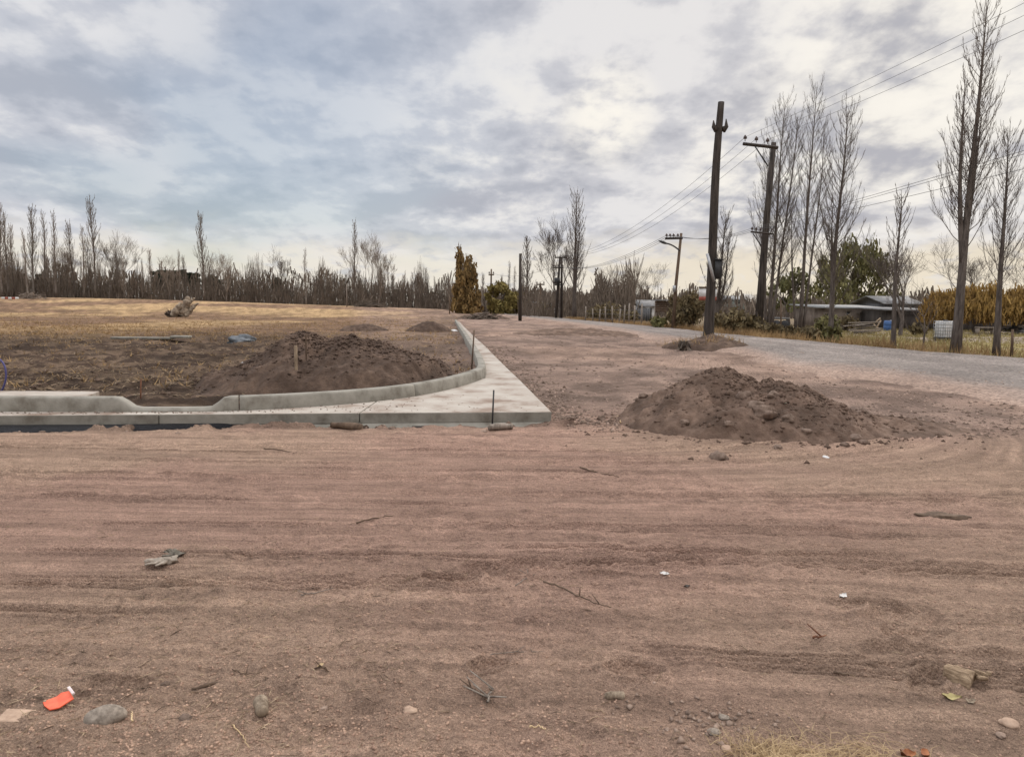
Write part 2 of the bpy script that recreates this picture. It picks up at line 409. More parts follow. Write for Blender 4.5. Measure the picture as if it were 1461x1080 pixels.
def build_ground():
    ya = np.linspace(-30, 2.1, 24); t = np.linspace(1 / 2.2, 1 / 60, 900)
    yb = 1 / t; yc = 60 * np.exp(np.linspace(0, math.log(2500 / 60), 80))[1:]
    ys = np.r_[ya, yb, yc]
    s = np.linspace(-1, 1, 1040); u = .6 * s + .4 * s ** 3
    hw = 2.6 + 1.25 * np.abs(ys)
    X = u[None] * hw[:, None]; Y = np.broadcast_to(ys[:, None], X.shape).copy()
    fld = inside_field(X, Y)
    Z = base_h(X, Y, fld) + micro(X, Y, fld)
    nearm = (Y > 2) & (Y < 8)
    Z = Z + np.where(nearm, features(X, Y), 0)
    # let the sheet dip beneath the slab so nothing pokes through
    xs = np.array([p.x for p in [FRONT[-1]] + EDGE]); yy = np.array([p.y for p in [FRONT[-1]] + EDGE])
    edge_x = np.interp(Y, yy, xs)
    fy = np.interp(X, [p.x for p in FRONT], [p.y for p in FRONT])
    foot2 = ss(.55, .2, fy - Y) * ((fy - Y) > .06) * (X < FRONT[-1].x + .3)
    Z = Z + foot2 * .11 * ss(.5, .75, fbm(X * 3.2, Y * 3.2, 4, 73))
    under = (fld < 0.12) & (X < edge_x - .02) & (Y > fy + .02) & (Y < yy[-1] - .3)
    Z = np.where(under, np.minimum(Z, slab_z(Y) - .07), Z)
    trench = ss(.55, .12, fy - Y) * ss(-.3, .0, fy - Y) * ss(FRONT[-1].x + .1, FRONT[-1].x - .6, X)
    Z = Z - .075 * trench
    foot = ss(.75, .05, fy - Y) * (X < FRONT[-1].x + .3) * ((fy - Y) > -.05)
    Z = Z + foot * (.05 * (fbm(X * 2.5, Y * 2.5, 4, 71) - .42))
    rim = ss(1.0, .1, np.abs(X - edge_x - .35)) * ss(9.8, 11, Y) * ss(60, 30, Y) * (X > edge_x)
    Z = Z + rim * .10 * (fbm(X * 2, Y * 2, 4, 72) - .35)
    # colours of what the ground is made of
    v = vcoord(X, Y)
    def c(*a): return np.array(a)[None, None]
    n1 = fbm(X * .35, Y * .35, 4, 41)[..., None]; n2 = fbm(X * .22, v * 3.5, 4, 42)[..., None]; n3 = fbm(X * 1.3, Y * 1.3, 4, 43)[..., None]
    n4 = fbm(X * .5, v * 11, 3, 47)[..., None]
    dirt = c(.405, .262, .198) * (1 - ss(.35, .65, n1)) + c(.42, .288, .208) * ss(.35, .65, n1)
    dirt = dirt * (0.94 + .12 * ss(.3, .7, n2)) * (0.90 + .18 * ss(.38, .58, n4))
    lot = c(.305, .215, .168) * (.74 + .5 * ss(.3, .7, n3)) + c(.07, .045, .03) * ss(.55, .7, n1)
    lot = lot * (1 - .22 * ss(.52, .68, fbm(X * .6, Y * .5, 4, 48)[..., None]))
    n5 = fbm(X * 2.6, Y * 2.6, 4, 49)[..., None]
    soil = (c(.072, .048, .034) * (1 - ss(.42, .68, n5)) + c(.165, .114, .077) * ss(.42, .66, n5)) * (.75 + .5 * ss(.3, .7, n1))
    turf = c(.205, .128, .080) * (1 - ss(.42, .60, fbm(X * .10, Y * .045, 4, 44)[..., None])) + c(.38, .255, .135) * ss(.42, .60, fbm(X * .10, Y * .045, 4, 44)[..., None])
    turf = turf * (.75 + .5 * ss(.3, .7, n3))
    lawn = c(.28, .225, .10) * (.7 + .6 * ss(.3, .7, fbm(X * .4, Y * .4, 4, 45)[..., None]))
    lawn = lawn + (c(.36, .29, .23) - lawn) * ss(.5, .62, fbm(X * .08 + 3, Y * .3, 3, 46)[..., None] + .10 * ss(34, 38, Y)[..., None])
    f = ss(.05, .5, fld)[..., None]
    ty = Y + 10 * (fbm(X * .1, Y * .1, 3, 36) - .5)
    tf = ss(24, 40, ty - .25 * (X + 10))[..., None] * (ss(.02, -.10, X / np.maximum(Y, 1) + .06 - 0.02 * (n1[..., 0] - .5)))[..., None]
    tf = np.maximum(tf, 0)
    dusty = ss(.0, -.04, X / np.maximum(Y, 1) + .19)[..., None]
    fieldc = soil * (1 - tf) + turf * tf
    fieldc = fieldc * (.55 + .45 * dusty) + lot * .45 * (1 - dusty) * 1.0
    lm = ss(9.5, 13, Y + .25 * X)[..., None]
    col = dirt * (1 - lm) + lot * lm
    col = col * (1 - f) + fieldc * f
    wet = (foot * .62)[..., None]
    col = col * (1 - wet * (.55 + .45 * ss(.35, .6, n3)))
    rr = road_right(Y); lw = (ss(.3, 1.8, X - rr - .3) * ss(12, 16, Y))[..., None]
    verge = c(.20, .15, .095) * (.7 + .6 * n3)
    lw2 = (ss(1.5, 4, X - rr) * ss(12, 16, Y) * ss(1.02, .9, Y / 60 + .55 * (X < rr + 200)))[..., None]
    yard = lawn * ss(.36, .44, X / np.maximum(Y, 1) + .05 * (n1[..., 0] - .5))[..., None] + verge * (1 - ss(.36, .44, X / np.maximum(Y, 1) + .05 * (n1[..., 0] - .5)))[..., None]
    col = col * (1 - lw) + yard * lw
    far = ss(150, 230, Y)[..., None]
    col = col * (1 - far) + c(.15, .115, .085) * far
    global GRID, GU
    GRID = (Z, ys); GU = u
    mb = MB(); mb.grid(np.stack([X, Y, Z], -1))
    o = mb.build('ground', None, smooth=True)
    a = o.data.color_attributes.new('earth', 'FLOAT_COLOR', 'POINT')
    rgba = np.concatenate([np.clip(col, 0, 1), np.ones(col.shape[:2] + (1,))], -1)
    a.data.foreach_set('color', rgba.astype(np.float32).ravel())
    b = o.data.attributes.new('track', 'FLOAT', 'POINT'); b.data.foreach_set('value', v.astype(np.float32).ravel())
    m, nt, bs = nodes('earth')
    at_ = N(nt, 'ShaderNodeAttribute', attribute_name='earth'); tv = N(nt, 'ShaderNodeAttribute', attribute_name='track')
    g = N(nt, 'ShaderNodeNewGeometry'); sx = N(nt, 'ShaderNodeSeparateXYZ'); nt.links.new(g.outputs['Position'], sx.inputs[0])
    cx = N(nt, 'ShaderNodeCombineXYZ')
    k1 = N(nt, 'ShaderNodeMath', operation='MULTIPLY', i_1=.9); nt.links.new(sx.outputs[0], k1.inputs[0])
    k2 = N(nt, 'ShaderNodeMath', operation='MULTIPLY', i_1=14.0); nt.links.new(tv.outputs['Fac'], k2.inputs[0])
    nt.links.new(k1.outputs[0], cx.inputs[0]); nt.links.new(k2.outputs[0], cx.inputs[1])
    streak = N(nt, 'ShaderNodeTexNoise', i_Scale=1.0, i_Detail=6, i_Roughness=.65); nt.links.new(cx.outputs[0], streak.inputs['Vector'])
    gr = N(nt, 'ShaderNodeTexNoise', i_Scale=42, i_Detail=10, i_Roughness=.8); nt.links.new(g.outputs['Position'], gr.inputs['Vector'])
    md = N(nt, 'ShaderNodeTexNoise', i_Scale=4.5, i_Detail=9, i_Roughness=.7); nt.links.new(g.outputs['Position'], md.inputs['Vector'])
    def mul(col, fac, lo, hi, a=.3, b=.7):
        r = N(nt, 'ShaderNodeMapRange', i_1=a, i_2=b, i_3=lo, i_4=hi); nt.links.new(fac, r.inputs[0])
        x = N(nt, 'ShaderNodeMix', data_type='RGBA', blend_type='MULTIPLY'); x.inputs[0].default_value = 1
        nt.links.new(col, x.inputs[6]); nt.links.new(r.outputs[0], x.inputs[7]); return x.outputs[2]
    col = mul(at_.outputs['Color'], streak.outputs['Fac'], .84, 1.18, .34, .62)  # dirt tone in streaks; part of it is ridge shading put into the colour
    col = mul(col, gr.outputs['Fac'], .55, 1.45)
    col = mul(col, md.outputs['Fac'], .80, 1.18)
    fine = N(nt, 'ShaderNodeTexNoise', i_Scale=170, i_Detail=4, i_Roughness=.7); nt.links.new(g.outputs['Position'], fine.inputs['Vector'])
    col = mul(col, fine.outputs['Fac'], .62, 1.36, .36, .64)
    nt.links.new(col, bs.inputs['Base Color']); bs.inputs['Roughness'].default_value = 1; bs.inputs['Specular IOR Level'].default_value = .1
    ad = N(nt, 'ShaderNodeMath', operation='ADD'); nt.links.new(gr.outputs['Fac'], ad.inputs[0]); nt.links.new(streak.outputs['Fac'], ad.inputs[1])
    ad2 = N(nt, 'ShaderNodeMath', operation='ADD'); nt.links.new(ad.outputs[0], ad2.inputs[0]); nt.links.new(md.outputs['Fac'], ad2.inputs[1])
    vo = N(nt, 'ShaderNodeTexVoronoi', i_Scale=75); nt.links.new(g.outputs['Position'], vo.inputs['Vector'])
    vm = N(nt, 'ShaderNodeMath', operation='MULTIPLY', i_1=-.55); nt.links.new(vo.outputs['Distance'], vm.inputs[0])
    ad3 = N(nt, 'ShaderNodeMath', operation='ADD'); nt.links.new(ad2.outputs[0], ad3.inputs[0]); nt.links.new(vm.outputs[0], ad3.inputs[1]); ad2 = ad3
    bp = N(nt, 'ShaderNodeBump', i_Strength=1.0, i_Distance=.04); nt.links.new(ad2.outputs[0], bp.inputs['Height']); nt.links.new(bp.outputs[0], bs.inputs['Normal'])
    o.data.materials.append(m)
    return tag(o, kind='structure')


# road edges
RL = [gp(*p) for p in [(1640, 612), (1461, 582), (1250, 548), (1100, 521), (1010, 500), (950, 488), (900, 477), (850, 468), (780, 457.5), (730, 451.5), (704, 448.6)]]
RR = [gp(*p) for p in [(1640, 536), (1461, 517), (1330, 508), (1200, 496), (1100, 487), (1030, 480), (960, 471.5), (880, 463.5), (800, 455.5), (745, 450), (712, 447.6)]]


def road_left(y): return np.interp(y, [p.y for p in RL], [p.x for p in RL]) + np.clip(RL[0].y - np.asarray(y), 0, None) * .18
def road_right(y): return np.interp(y, [p.y for p in RR], [p.x for p in RR]) + np.clip(RR[0].y - np.asarray(y), 0, None) * .18


def build_road():
    ys = np.exp(np.linspace(math.log(5), math.log(RR[-1].y), 420)); u = np.linspace(-.14, 1.10, 130)
    Y = np.broadcast_to(ys[:, None], (420, 130)).copy(); L = road_left(Y); Rr = road_right(Y)
    X = L + (Rr - L) * u[None]
    U = np.broadcast_to(u[None], X.shape)
    fld = np.full(X.shape, -5.)
    e = np.minimum(ss(-.14, .16, U), ss(1.10, .98, U))
    Z = base_h(X, Y, fld) - .16 + .30 * e ** .6 + .03 * (fbm(X * .7, Y * .7, 4, 51) - .5) + .06 * (fbm(X * 2.2, Y * 1.1, 3, 52) - .5) * (1 - ss(.2, .4, U) * .7) + .025 * (fbm(X * 9, Y * 9, 2, 53) - .5)
    mb = MB(); mb.grid(np.stack([X, Y, Z], -1))
    o = mb.build('gravel_road', None, smooth=True)
    n = fbm(X * .5, Y * .25, 4, 54)[..., None]
    wheel = (ss(.09, .03, np.abs(U - .42)) + ss(.09, .03, np.abs(U - .72)))[..., None]
    grey = np.array([.220, .188, .166])[None, None] * (.75 + .5 * n); dust = np.array([.33, .235, .182])[None, None] * (.8 + .4 * n)
    k = ss(.02, .26, U + .25 * (n[..., 0] - .5))[..., None]
    col = dust * (1 - k) + grey * k; col = col * (1 + .16 * wheel)
    a = o.data.color_attributes.new('earth', 'FLOAT_COLOR', 'POINT')
    a.data.foreach_set('color', np.concatenate([np.clip(col, 0, 1), np.ones(col.shape[:2] + (1,))], -1).astype(np.float32).ravel())
    m, nt, bs = nodes('gravel')
    at_ = N(nt, 'ShaderNodeAttribute', attribute_name='earth'); g = N(nt, 'ShaderNodeNewGeometry')
    vo = N(nt, 'ShaderNodeTexVoronoi', i_Scale=22); nt.links.new(g.outputs['Position'], vo.inputs['Vector'])
    gr = N(nt, 'ShaderNodeTexNoise', i_Scale=1.5, i_Detail=12, i_Roughness=.8); nt.links.new(g.outputs['Position'], gr.inputs['Vector'])
    hs = N(nt, 'ShaderNodeSeparateColor'); nt.links.new(vo.outputs['Color'], hs.inputs[0])
    r = N(nt, 'ShaderNodeMapRange', i_3=.7, i_4=1.3); nt.links.new(hs.outputs[0], r.inputs[0])
    x = N(nt, 'ShaderNodeMix', data_type='RGBA', blend_type='MULTIPLY'); x.inputs[0].default_value = 1
    nt.links.new(at_.outputs['Color'], x.inputs[6]); nt.links.new(r.outputs[0], x.inputs[7])
    r2 = N(nt, 'ShaderNodeMapRange', i_1=.3, i_2=.7, i_3=.7, i_4=1.3); nt.links.new(gr.outputs['Fac'], r2.inputs[0])
    x2 = N(nt, 'ShaderNodeMix', data_type='RGBA', blend_type='MULTIPLY'); x2.inputs[0].default_value = 1
    nt.links.new(x.outputs[2], x2.inputs[6]); nt.links.new(r2.outputs[0], x2.inputs[7]); nt.links.new(x2.outputs[2], bs.inputs['Base Color'])
    bs.inputs['Roughness'].default_value = .95; bs.inputs['Specular IOR Level'].default_value = .15
    bp = N(nt, 'ShaderNodeBump', i_Strength=.8, i_Distance=.04); nt.links.new(vo.outputs['Distance'], bp.inputs['Height']); nt.links.new(bp.outputs[0], bs.inputs['Normal'])
    o.data.materials.append(m)
    tag(o, kind='structure')


ground = build_ground()
build_road()


def zs(x, y):
    """height of the finished ground at places, read off its grid"""
    x = np.atleast_1d(np.asarray(x, float)); y = np.atleast_1d(np.asarray(y, float)); Z, ys = GRID
    i = np.clip(np.searchsorted(ys, y) - 1, 0, len(ys) - 2); t = (y - ys[i]) / (ys[i + 1] - ys[i])
    def row(k):
        u = np.interp(x / (2.6 + 1.25 * np.abs(ys[k])), GU, np.arange(len(GU))); j = np.clip(u.astype(int), 0, len(GU) - 2); f = u - j
        return Z[k, j] * (1 - f) + Z[k, j + 1] * f
    return row(i) * (1 - t) + row(i + 1) * t


def gz(x, y): return float(zs(x, y)[0])


def spot(px, py):
    p = gp(px, py); return Vector((p.x, p.y, gz(p.x, p.y)))


# ------------------------------------------------------------------ kerb, gutter, footpath
def build_kerb():
    o0 = Vector((FRONT[-1].x, FRONT[-1].y, 0))
    root = empty('concrete_kerb', o0, 'new pale concrete kerb with wide gutter slab curving round the street corner', 'kerb')
    # gutter slab: strips between the kerb foot and the outer edge
    inner = [Vector((x, y, 0)) for x, y in KP]
    outer = FRONT[:-1] + [FRONT[-1]] + EDGE
    Pi = [(p.x, p.y) for p in inner]; Po = [(p.x, p.y) for p in outer]
    def slabpart(name, ring, m, top, th):
        bm = bmesh.new(); n = len(ring)
        tv = [bm.verts.new((x - o0.x, y - o0.y, float(slab_z(y)) + top)) for x, y in ring]
        bv = [bm.verts.new((x - o0.x, y - o0.y, float(slab_z(y)) + top - th)) for x, y in ring]
        bm.faces.new(tv); bm.faces.new(bv[::-1])
        for i in range(n): bm.faces.new((tv[i], bv[i], bv[(i + 1) % n], tv[(i + 1) % n]))
        bmesh.ops.recalc_face_normals(bm, faces=bm.faces)
        bmesh.ops.triangulate(bm, faces=[f for f in bm.faces if len(f.verts) > 4])
        me = bpy.data.meshes.new(name); bm.to_mesh(me); bm.free()
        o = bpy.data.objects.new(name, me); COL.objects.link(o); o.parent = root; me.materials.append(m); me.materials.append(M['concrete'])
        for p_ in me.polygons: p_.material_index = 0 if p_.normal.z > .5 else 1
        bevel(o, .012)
        return o
    # cut the slab in bays along the front and along the side
    fx = [p.x for p in FRONT]; fyy = [p.y for p in FRONT]
    kx = KP[:, 0]; ky = KP[:, 1]
    corner = FRONT[-1]; tip = K[-1]
    kf = KP[:int(np.argmax(kx))]         # kerb up to its rightmost point
    cuts = [kf[0, 0], -8.6, -4.7, -2.1]
    last = len(kf) - 1
    def ring_front(x0, x1, end=False):
        i = [(x, y) for x, y in kf if x0 + .01 < x < x1 - .01]
        yk = lambda x: float(np.interp(x, kf[:, 0], kf[:, 1])); yf = lambda x: float(np.interp(x, fx, fyy))
        return [(x0, yf(x0)), (x1, yf(x1)), (x1, yk(x1))] + i[::-1] + [(x0, yk(x0))]
    for a, b in zip(cuts[:-1], cuts[1:]):
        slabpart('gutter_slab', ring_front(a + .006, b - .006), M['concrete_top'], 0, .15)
    a = cuts[-1] + .006
    yk = float(np.interp(a, kf[:, 0], kf[:, 1])); yf = float(np.interp(a, fx, fyy))
    i = [(x, y) for x, y in KP if x > a + .01 and y <= EDGE[0].y]
    slabpart('gutter_slab', [(a, yf), (corner.x, corner.y), (EDGE[0].x, EDGE[0].y)] + [(np.interp(EDGE[0].y, KP[int(np.argmax(kx)):, 1], KP[int(np.argmax(kx)):, 0]), EDGE[0].y)] + i[::-1] + [(a, yk)], M['concrete_top'], 0, .15)
    kb = KP[int(np.argmax(kx)):]
    ex = [EDGE[0].x] + [p.x for p in EDGE[1:]]; ey = [p.y for p in EDGE]
    yc = list(np.arange(EDGE[0].y, ey[-1], 3.0)) + [ey[-1]]
    for y0, y1 in zip(yc[:-1], yc[1:]):
        if y1 - y0 < .3: continue
        y0 += .012; y1 -= .012
        f1 = lambda y: (float(np.interp(y, kb[:, 1], kb[:, 0])), y); f2 = lambda y: (float(np.interp(y, ey, ex)), y)
        ym = (y0 + y1) / 2
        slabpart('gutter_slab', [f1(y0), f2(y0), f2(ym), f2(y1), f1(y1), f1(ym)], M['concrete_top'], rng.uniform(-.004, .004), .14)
    # upstand kerb swept along the path, in lengths
    d = np.r_[0, np.cumsum(np.linalg.norm(np.diff(KP, axis=0), axis=1))]
    def prof(s):
        x = np.interp(s, d, kx); y = np.interp(s, d, ky)
        e = .05; x2 = np.interp(min(s + e, d[-1]), d, kx); y2 = np.interp(min(s + e, d[-1]), d, ky); x1 = np.interp(max(s - e, 0), d, kx); y1 = np.interp(max(s - e, 0), d, ky)
        t = np.array([x2 - x1, y2 - y1]); t /= np.linalg.norm(t); nrm = np.array([-t[1], t[0]])   # to the left = behind the kerb
        z = float(slab_z(y)); hh = .195
        hh -= .145 * ss(s_a, s_a + .28, s) * ss(s_d, s_d - .28, s)
        hh -= .03 * ss(d[-1] * .55, d[-1], s)
        c = []
        for off, zz in [(-.0, -.02), (.0, .02), (.02, hh - .03), (.035, hh - .008), (.055, hh), (.175, hh), (.19, hh - .012), (.195, -.12)]:
            c.append((x + nrm[0] * off - o0.x, y + nrm[1] * off - o0.y, z + zz))
        return c
    def s_of_x(xx): return float(np.interp(xx, kf[:, 0], d[:len(kf)]))
    g = lambda px, py: pick_slab(px, py).x
    s_a = s_of_x(g(163, 588)); s_d = s_of_x(g(322, 588))
    bounds = [0, s_of_x(g(338, 587)), s_of_x(g(592, 566)), float(d[int(np.argmax(kx))]) + .25]
    s = bounds[-1]
    while s < d[-1] - 2: s += 3.0; bounds.append(min(s, d[-1]))
    bounds[-1] = d[-1]
    for a, b in zip(bounds[:-1], bounds[1:]):
        a += .008; b -= .008
        n = max(6, int((b - a) / .09)); V = np.array([prof(x) for x in np.linspace(a, b, n)])
        mb = MB(); mb.grid(V[:, ::-1]); k = V.shape[1]
        for row in (V[0], V[-1]):
            c = row.mean(0); mb.add(np.vstack([row, c]), None, [(i, (i + 1) % k, k) for i in range(k)])
        o = mb.build('kerb_section', M['concrete'], root)
        bmm = bmesh.new(); bmm.from_mesh(o.data); bmesh.ops.remove_doubles(bmm, verts=bmm.verts, dist=1e-5); bmesh.ops.recalc_face_normals(bmm, faces=bmm.faces); bmm.to_mesh(o.data); bmm.free()
    # rough mortar bedding below the front
    mb = MB(); xs = np.linspace(FRONT[0].x, corner.x - .05, 220); V = []
    for x in xs:
        y = float(np.interp(x, fx, fyy)); w = .05 + .10 * float(fbm(np.array([x * 1.6]), np.array([3.]), 3, 61)[0]); dp = max(0, min(1, (x + 4.5) / 1.0))
        V.append([(x - o0.x, y - o0.y + .12, .03), (x - o0.x, y - o0.y + .03 - w * .4 * dp, -.012), (x - o0.x, y - o0.y - w * dp, -.075), (x - o0.x, y - o0.y - w * dp - .02, -.16)])
    mb.grid(np.array(V)); mb.build('mortar_bedding', M['concrete'], root)
    return root


build_kerb()

# flat footpath slab behind the kerb, left
mb = MB(); p = [plane(*q, .285) for q in [(-260, 557), (142, 558), (118, 566.5), (-260, 566.5)]]
bm = bmesh.new(); zz = .285
tv = [bm.verts.new((q.x, q.y, zz)) for q in p]; bv = [bm.verts.new((q.x, q.y, zz - .2)) for q in p]
bm.faces.new(tv); bm.faces.new(bv[::-1])
for i in range(4): bm.faces.new((tv[i], bv[i], bv[(i + 1) % 4], tv[(i + 1) % 4]))
bmesh.ops.recalc_face_normals(bm, faces=bm.faces)
me = bpy.data.meshes.new('footpath_slab'); bm.to_mesh(me); bm.free(); me.materials.append(M['concrete_top'])
o = bpy.data.objects.new('footpath_slab', me); COL.objects.link(o); bevel(o, .01)
tag(o, 'flat pale concrete slab laid just behind the kerb beside the driveway dip', 'slab')

# long concrete strip lying in the field
c = spot(222, 486); mb = MB(); L = 1.9
mb.box((-.45, .03, .05), (2.0, .35, .07), R(8)); mb.box((.80, .19, .10), (.6, .5, .08), R(8))
o = mb.build('concrete_strip', M['concrete'], loc=c); bevel(o, .015); tag(o, 'long low grey concrete strip lying in the field behind the dark soil', 'slab')

# black plastic sheet sticking out below the gutter front
xs = np.linspace(FRONT[0].x, -3.35, 240); V = []
for x in xs:
    y = float(np.interp(x, [q.x for q in FRONT], [q.y for q in FRONT])); n = float(fbm(np.array([x * 1.3]), np.array([9.]), 4, 62)[0]); n2 = float(fbm(np.array([x * 3]), np.array([4.]), 3, 63)[0])
    k = float(ss(-3.4, -4.2, x)); w = (.05 + .22 * n) * k
    V.append([(x, y + .1, .02), (x, y - .012, .02 - .02 * n), (x, y - w * .5 - .01, -.03 + .06 * n2 * k), (x, y - w - .01, -.045 + .06 * (n2 - .4) * k), (x, y - w - .02, -.12)])
mb = MB(); mb.grid(np.array(V)); o = mb.build('plastic_sheet', M['plastic_black'], smooth=True)
tag(o, 'crumpled black plastic sheet sticking out below the gutter front on the left', 'plastic sheet')


# ------------------------------------------------------------------ mounds
def mound(name, label, mt, cx, cy, shape, ext, res, loc_group=None, lump=.09, seed=0):
    x0, x1, y0, y1 = ext; xs = np.arange(x0, x1, res); ys = np.arange(y0, y1, res)
    X, Y = np.meshgrid(xs, ys); Z = shape(X, Y)
    wx = X + cx; wy = Y + cy; f = inside_field(wx, wy); G = base_h(wx, wy, f)
    k = ss(0, .14, Z)
    rid = 1 - np.abs(2 * fbm(X * 2.2 + 3, Y * 2.2, 4, 80 + seed) - 1)
    Z = Z + k * (lump * 1.6 * (fbm(X * 1.4, Y * 1.4, 4, 81 + seed) - .5) + lump * .9 * (rid - .6) + lump * .6 * (fbm(X * 9, Y * 9, 3, 82 + seed) - .5) + .03 * (fbm(X * 22, Y * 22, 2, 83 + seed) - .5)) + (1 - k) * .04 * (fbm(X * 7, Y * 7, 3, 84 + seed) - .4)
    if seed == 7: Z = np.where(f < .3, -.35, Z * ss(.3, .9, f))
    edge = np.minimum.reduce([X - x0, x1 - X, Y - y0, y1 - Y]); Z = Z - .22 * ss(.35, 0, edge) - .05
    g0 = hz(cx, cy)
    mb = MB(); mb.grid(np.stack([X, Y, Z + G - g0], -1))
    o = mb.build(name, mt, loc=(cx, cy, g0), smooth=True)
    def top(px_, py_):   # world height at world x,y
        i = int(np.clip((py_ - cy - y0) / res, 0, len(ys) - 1)); j = int(np.clip((px_ - cx - x0) / res, 0, len(xs) - 1))
        return float((Z + G)[i, j])
    return tag(o, label, 'dirt mound', loc_group), top


def bump2(X, Y, x, y, a, b, h, p=1.0):
    r = np.sqrt(((X - x) / a) ** 2 + ((Y - y) / b) ** 2)
    return h * np.clip(1 - np.sqrt(r * r + .012) + .06, 0, 1) ** p + h * .06 * ss(1.25, .7, r)


mc = gp(1060, 607)
def sh1(X, Y):
    Z = np.maximum(bump2(X, Y, -.22, .15, 1.5, 1.4, .84, .95), bump2(X, Y, .45, .0, 1.35, 1.3, .70, .85))
    Z = np.maximum(Z, bump2(X, Y, 1.4, .1, 2.1, 1.1, .24, 1.0)); Z = np.maximum(Z, bump2(X, Y, .6, .7, 1.5, 1.0, .42, 1))
    return Z - .02
m1, top1 = mound('dirt_mound', 'big lumpy brown dirt mound in the middle of the bare lot before the gravel road', M['mound'], mc.x, mc.y, sh1, (-2.5, 3.6, -1.75, 2.3), .020, lump=.15)
mc2 = gp(465, 549)
def sh2(X, Y):
    Z = np.maximum(bump2(X, Y, .35, .3, 2.7, 2.0, .95, .85), bump2(X, Y, -.4, .3, 1.75, 1.6, .93, .8))
    return Z - .02
m2, top2 = mound('dirt_mound', 'dark brown soil heap behind the curved kerb with a wooden stake in it', M['pile'], mc2.x, mc2.y, sh2, (-3.4, 3.6, -1.6, 2.8), .026, lump=.17, seed=7)
pb = gp(1010, 497)
def sh3(X, Y): return np.maximum(bump2(X, Y, .1, -.2, 1.5, 1.3, .52, .9), bump2(X, Y, -1.0, -.2, .7, .6, .30, .8)) - .02
m3, top3 = mound('dirt_mound', 'small weedy earth mound round the foot of the thick old pole', M['pile'], pb.x, pb.y, sh3, (-2.2, 2.4, -1.7, 1.7), .045, lump=.10, seed=9)
# little heaps of weeds and soil on the lot
def heap(px, py, w, h, label, mt, seed):
    q = gp(px, py)
    return mound('soil_heap', label, mt, q.x, q.y, lambda X, Y: bump2(X, Y, 0, 0, w, w * .7, h, .8) - .02, (-w - .4, w + .4, -w * .7 - .4, w * .7 + .4), max(.04, w / 40), 'small heaps in the field', .12, seed)[0]
heap(521, 472, 1.3, .42, 'low dark brush and soil heap in the field behind the dirt heap', M['pile'], 13)
heap(612, 473, 1.2, .6, 'low soil heap with dry brush left of the kerb strip', M['pile'], 15)
heap(820, 478, 3.2, .34, 'broad low heap of pink brown soil beside the gravel road', M['mound'], 17)
heap(690, 455, 3.0, .7, 'low brushy soil heap at the far end of the kerb strip', M['pile'], 19)

# clods on and round the big mound
CL = [(1078, 583, .13, 'fist'), (1090, 592, .16, ''), (1062, 568, .13, ''), (1105, 566, .10, ''), (977, 604, .075, ''), (918, 567, .075, ''), (1040, 606, .07, ''), (1125, 600, .09, ''),
      (858, 599, .08, ''), (880, 607, .05, ''), (1150, 618, .08, ''), (1025, 655, .1, ''), (1220, 627, .09, ''), (1232, 633, .07, ''), (1205, 636, .06, ''), (1110, 640, .06, '')]
for k, (px, py, s, _) in enumerate(CL):
    r = ray(px, py); t = 6.0
    while t < 14:
        q = EYE + r * t
        if q.z <= max(top1(q.x, q.y) if abs(q.x - mc.x) < 3 and abs(q.y - mc.y) < 1.8 else -1, gz(q.x, q.y)): break
        t += .02
    o = blob(rng, s, s * .8, s * .62, 12, .45, k * 3).build('dirt_clod', M['clod'], loc=q + Vector((0, 0, s * .15)), smooth=True, rz=rng.uniform(0, 6))
    if k in (8, 9): lab = 'loose dirt clod lying on the pink lot left of the big mound'
    elif k == 5: lab = 'single dirt clod perched on the left slope of the big mound'
    elif k in (12, 13, 14): lab = 'greyish dirt clod at the right foot of the big mound'
    elif k == 11: lab = 'dirt clod lying just in front of the big mound'
    else: lab = 'brown dirt clod half buried on the face of the big mound'
    tag(o, lab, 'dirt clod', 'dirt clods around the big mound')

# crumbs scattered over the mounds: uncountable
def crumbs(name, n, fn, mt, s0, s1, kind='stuff'):
    mb = MB(); rs = np.random.RandomState(len(name) + n)
    v0 = np.array([[1, 0, 0], [-.5, .87, 0], [-.5, -.87, 0], [0, 0, .9], [.1, .1, -.7]]); t0 = [(0, 1, 3), (1, 2, 3), (2, 0, 3), (1, 0, 4), (2, 1, 4), (0, 2, 4)]
    for i in range(n):
        q = fn(rs)
        if q is None: continue
        s = s0 + (s1 - s0) * rs.rand() ** 3; a = rs.rand() * 6.3; ca, sa = math.cos(a), math.sin(a)
        v = v0 * (s * (.7 + .6 * rs.rand(5, 1))) * np.array([1, .8, .7]); v = v @ np.array([[ca, sa, 0], [-sa, ca, 0], [0, 0, 1]])
        mb.add(v + np.array(q), None, t0)
    return tag(mb.build(name, mt), kind=kind)


def on_mound(cx, cy, ax, ay, top):
    def f(rs):
        a = rs.rand() * 6.283; r = abs(rs.randn()) * .48 + .12 * rs.rand(); x = cx + ax * r * math.cos(a); y = cy + ay * r * math.sin(a)
        return (x, y, max(top(x, y), gz(x, y)))
    return f
tag(crumbs('soil_crumbs', 5500, on_mound(mc.x + .25, mc.y, 2.3, 1.6, top1), M['mound'], .008, .06))
tag(crumbs('soil_crumbs', 5200, on_mound(mc2.x, mc2.y + .2, 3.1, 1.6, top2), M['pile'], .012, .075))


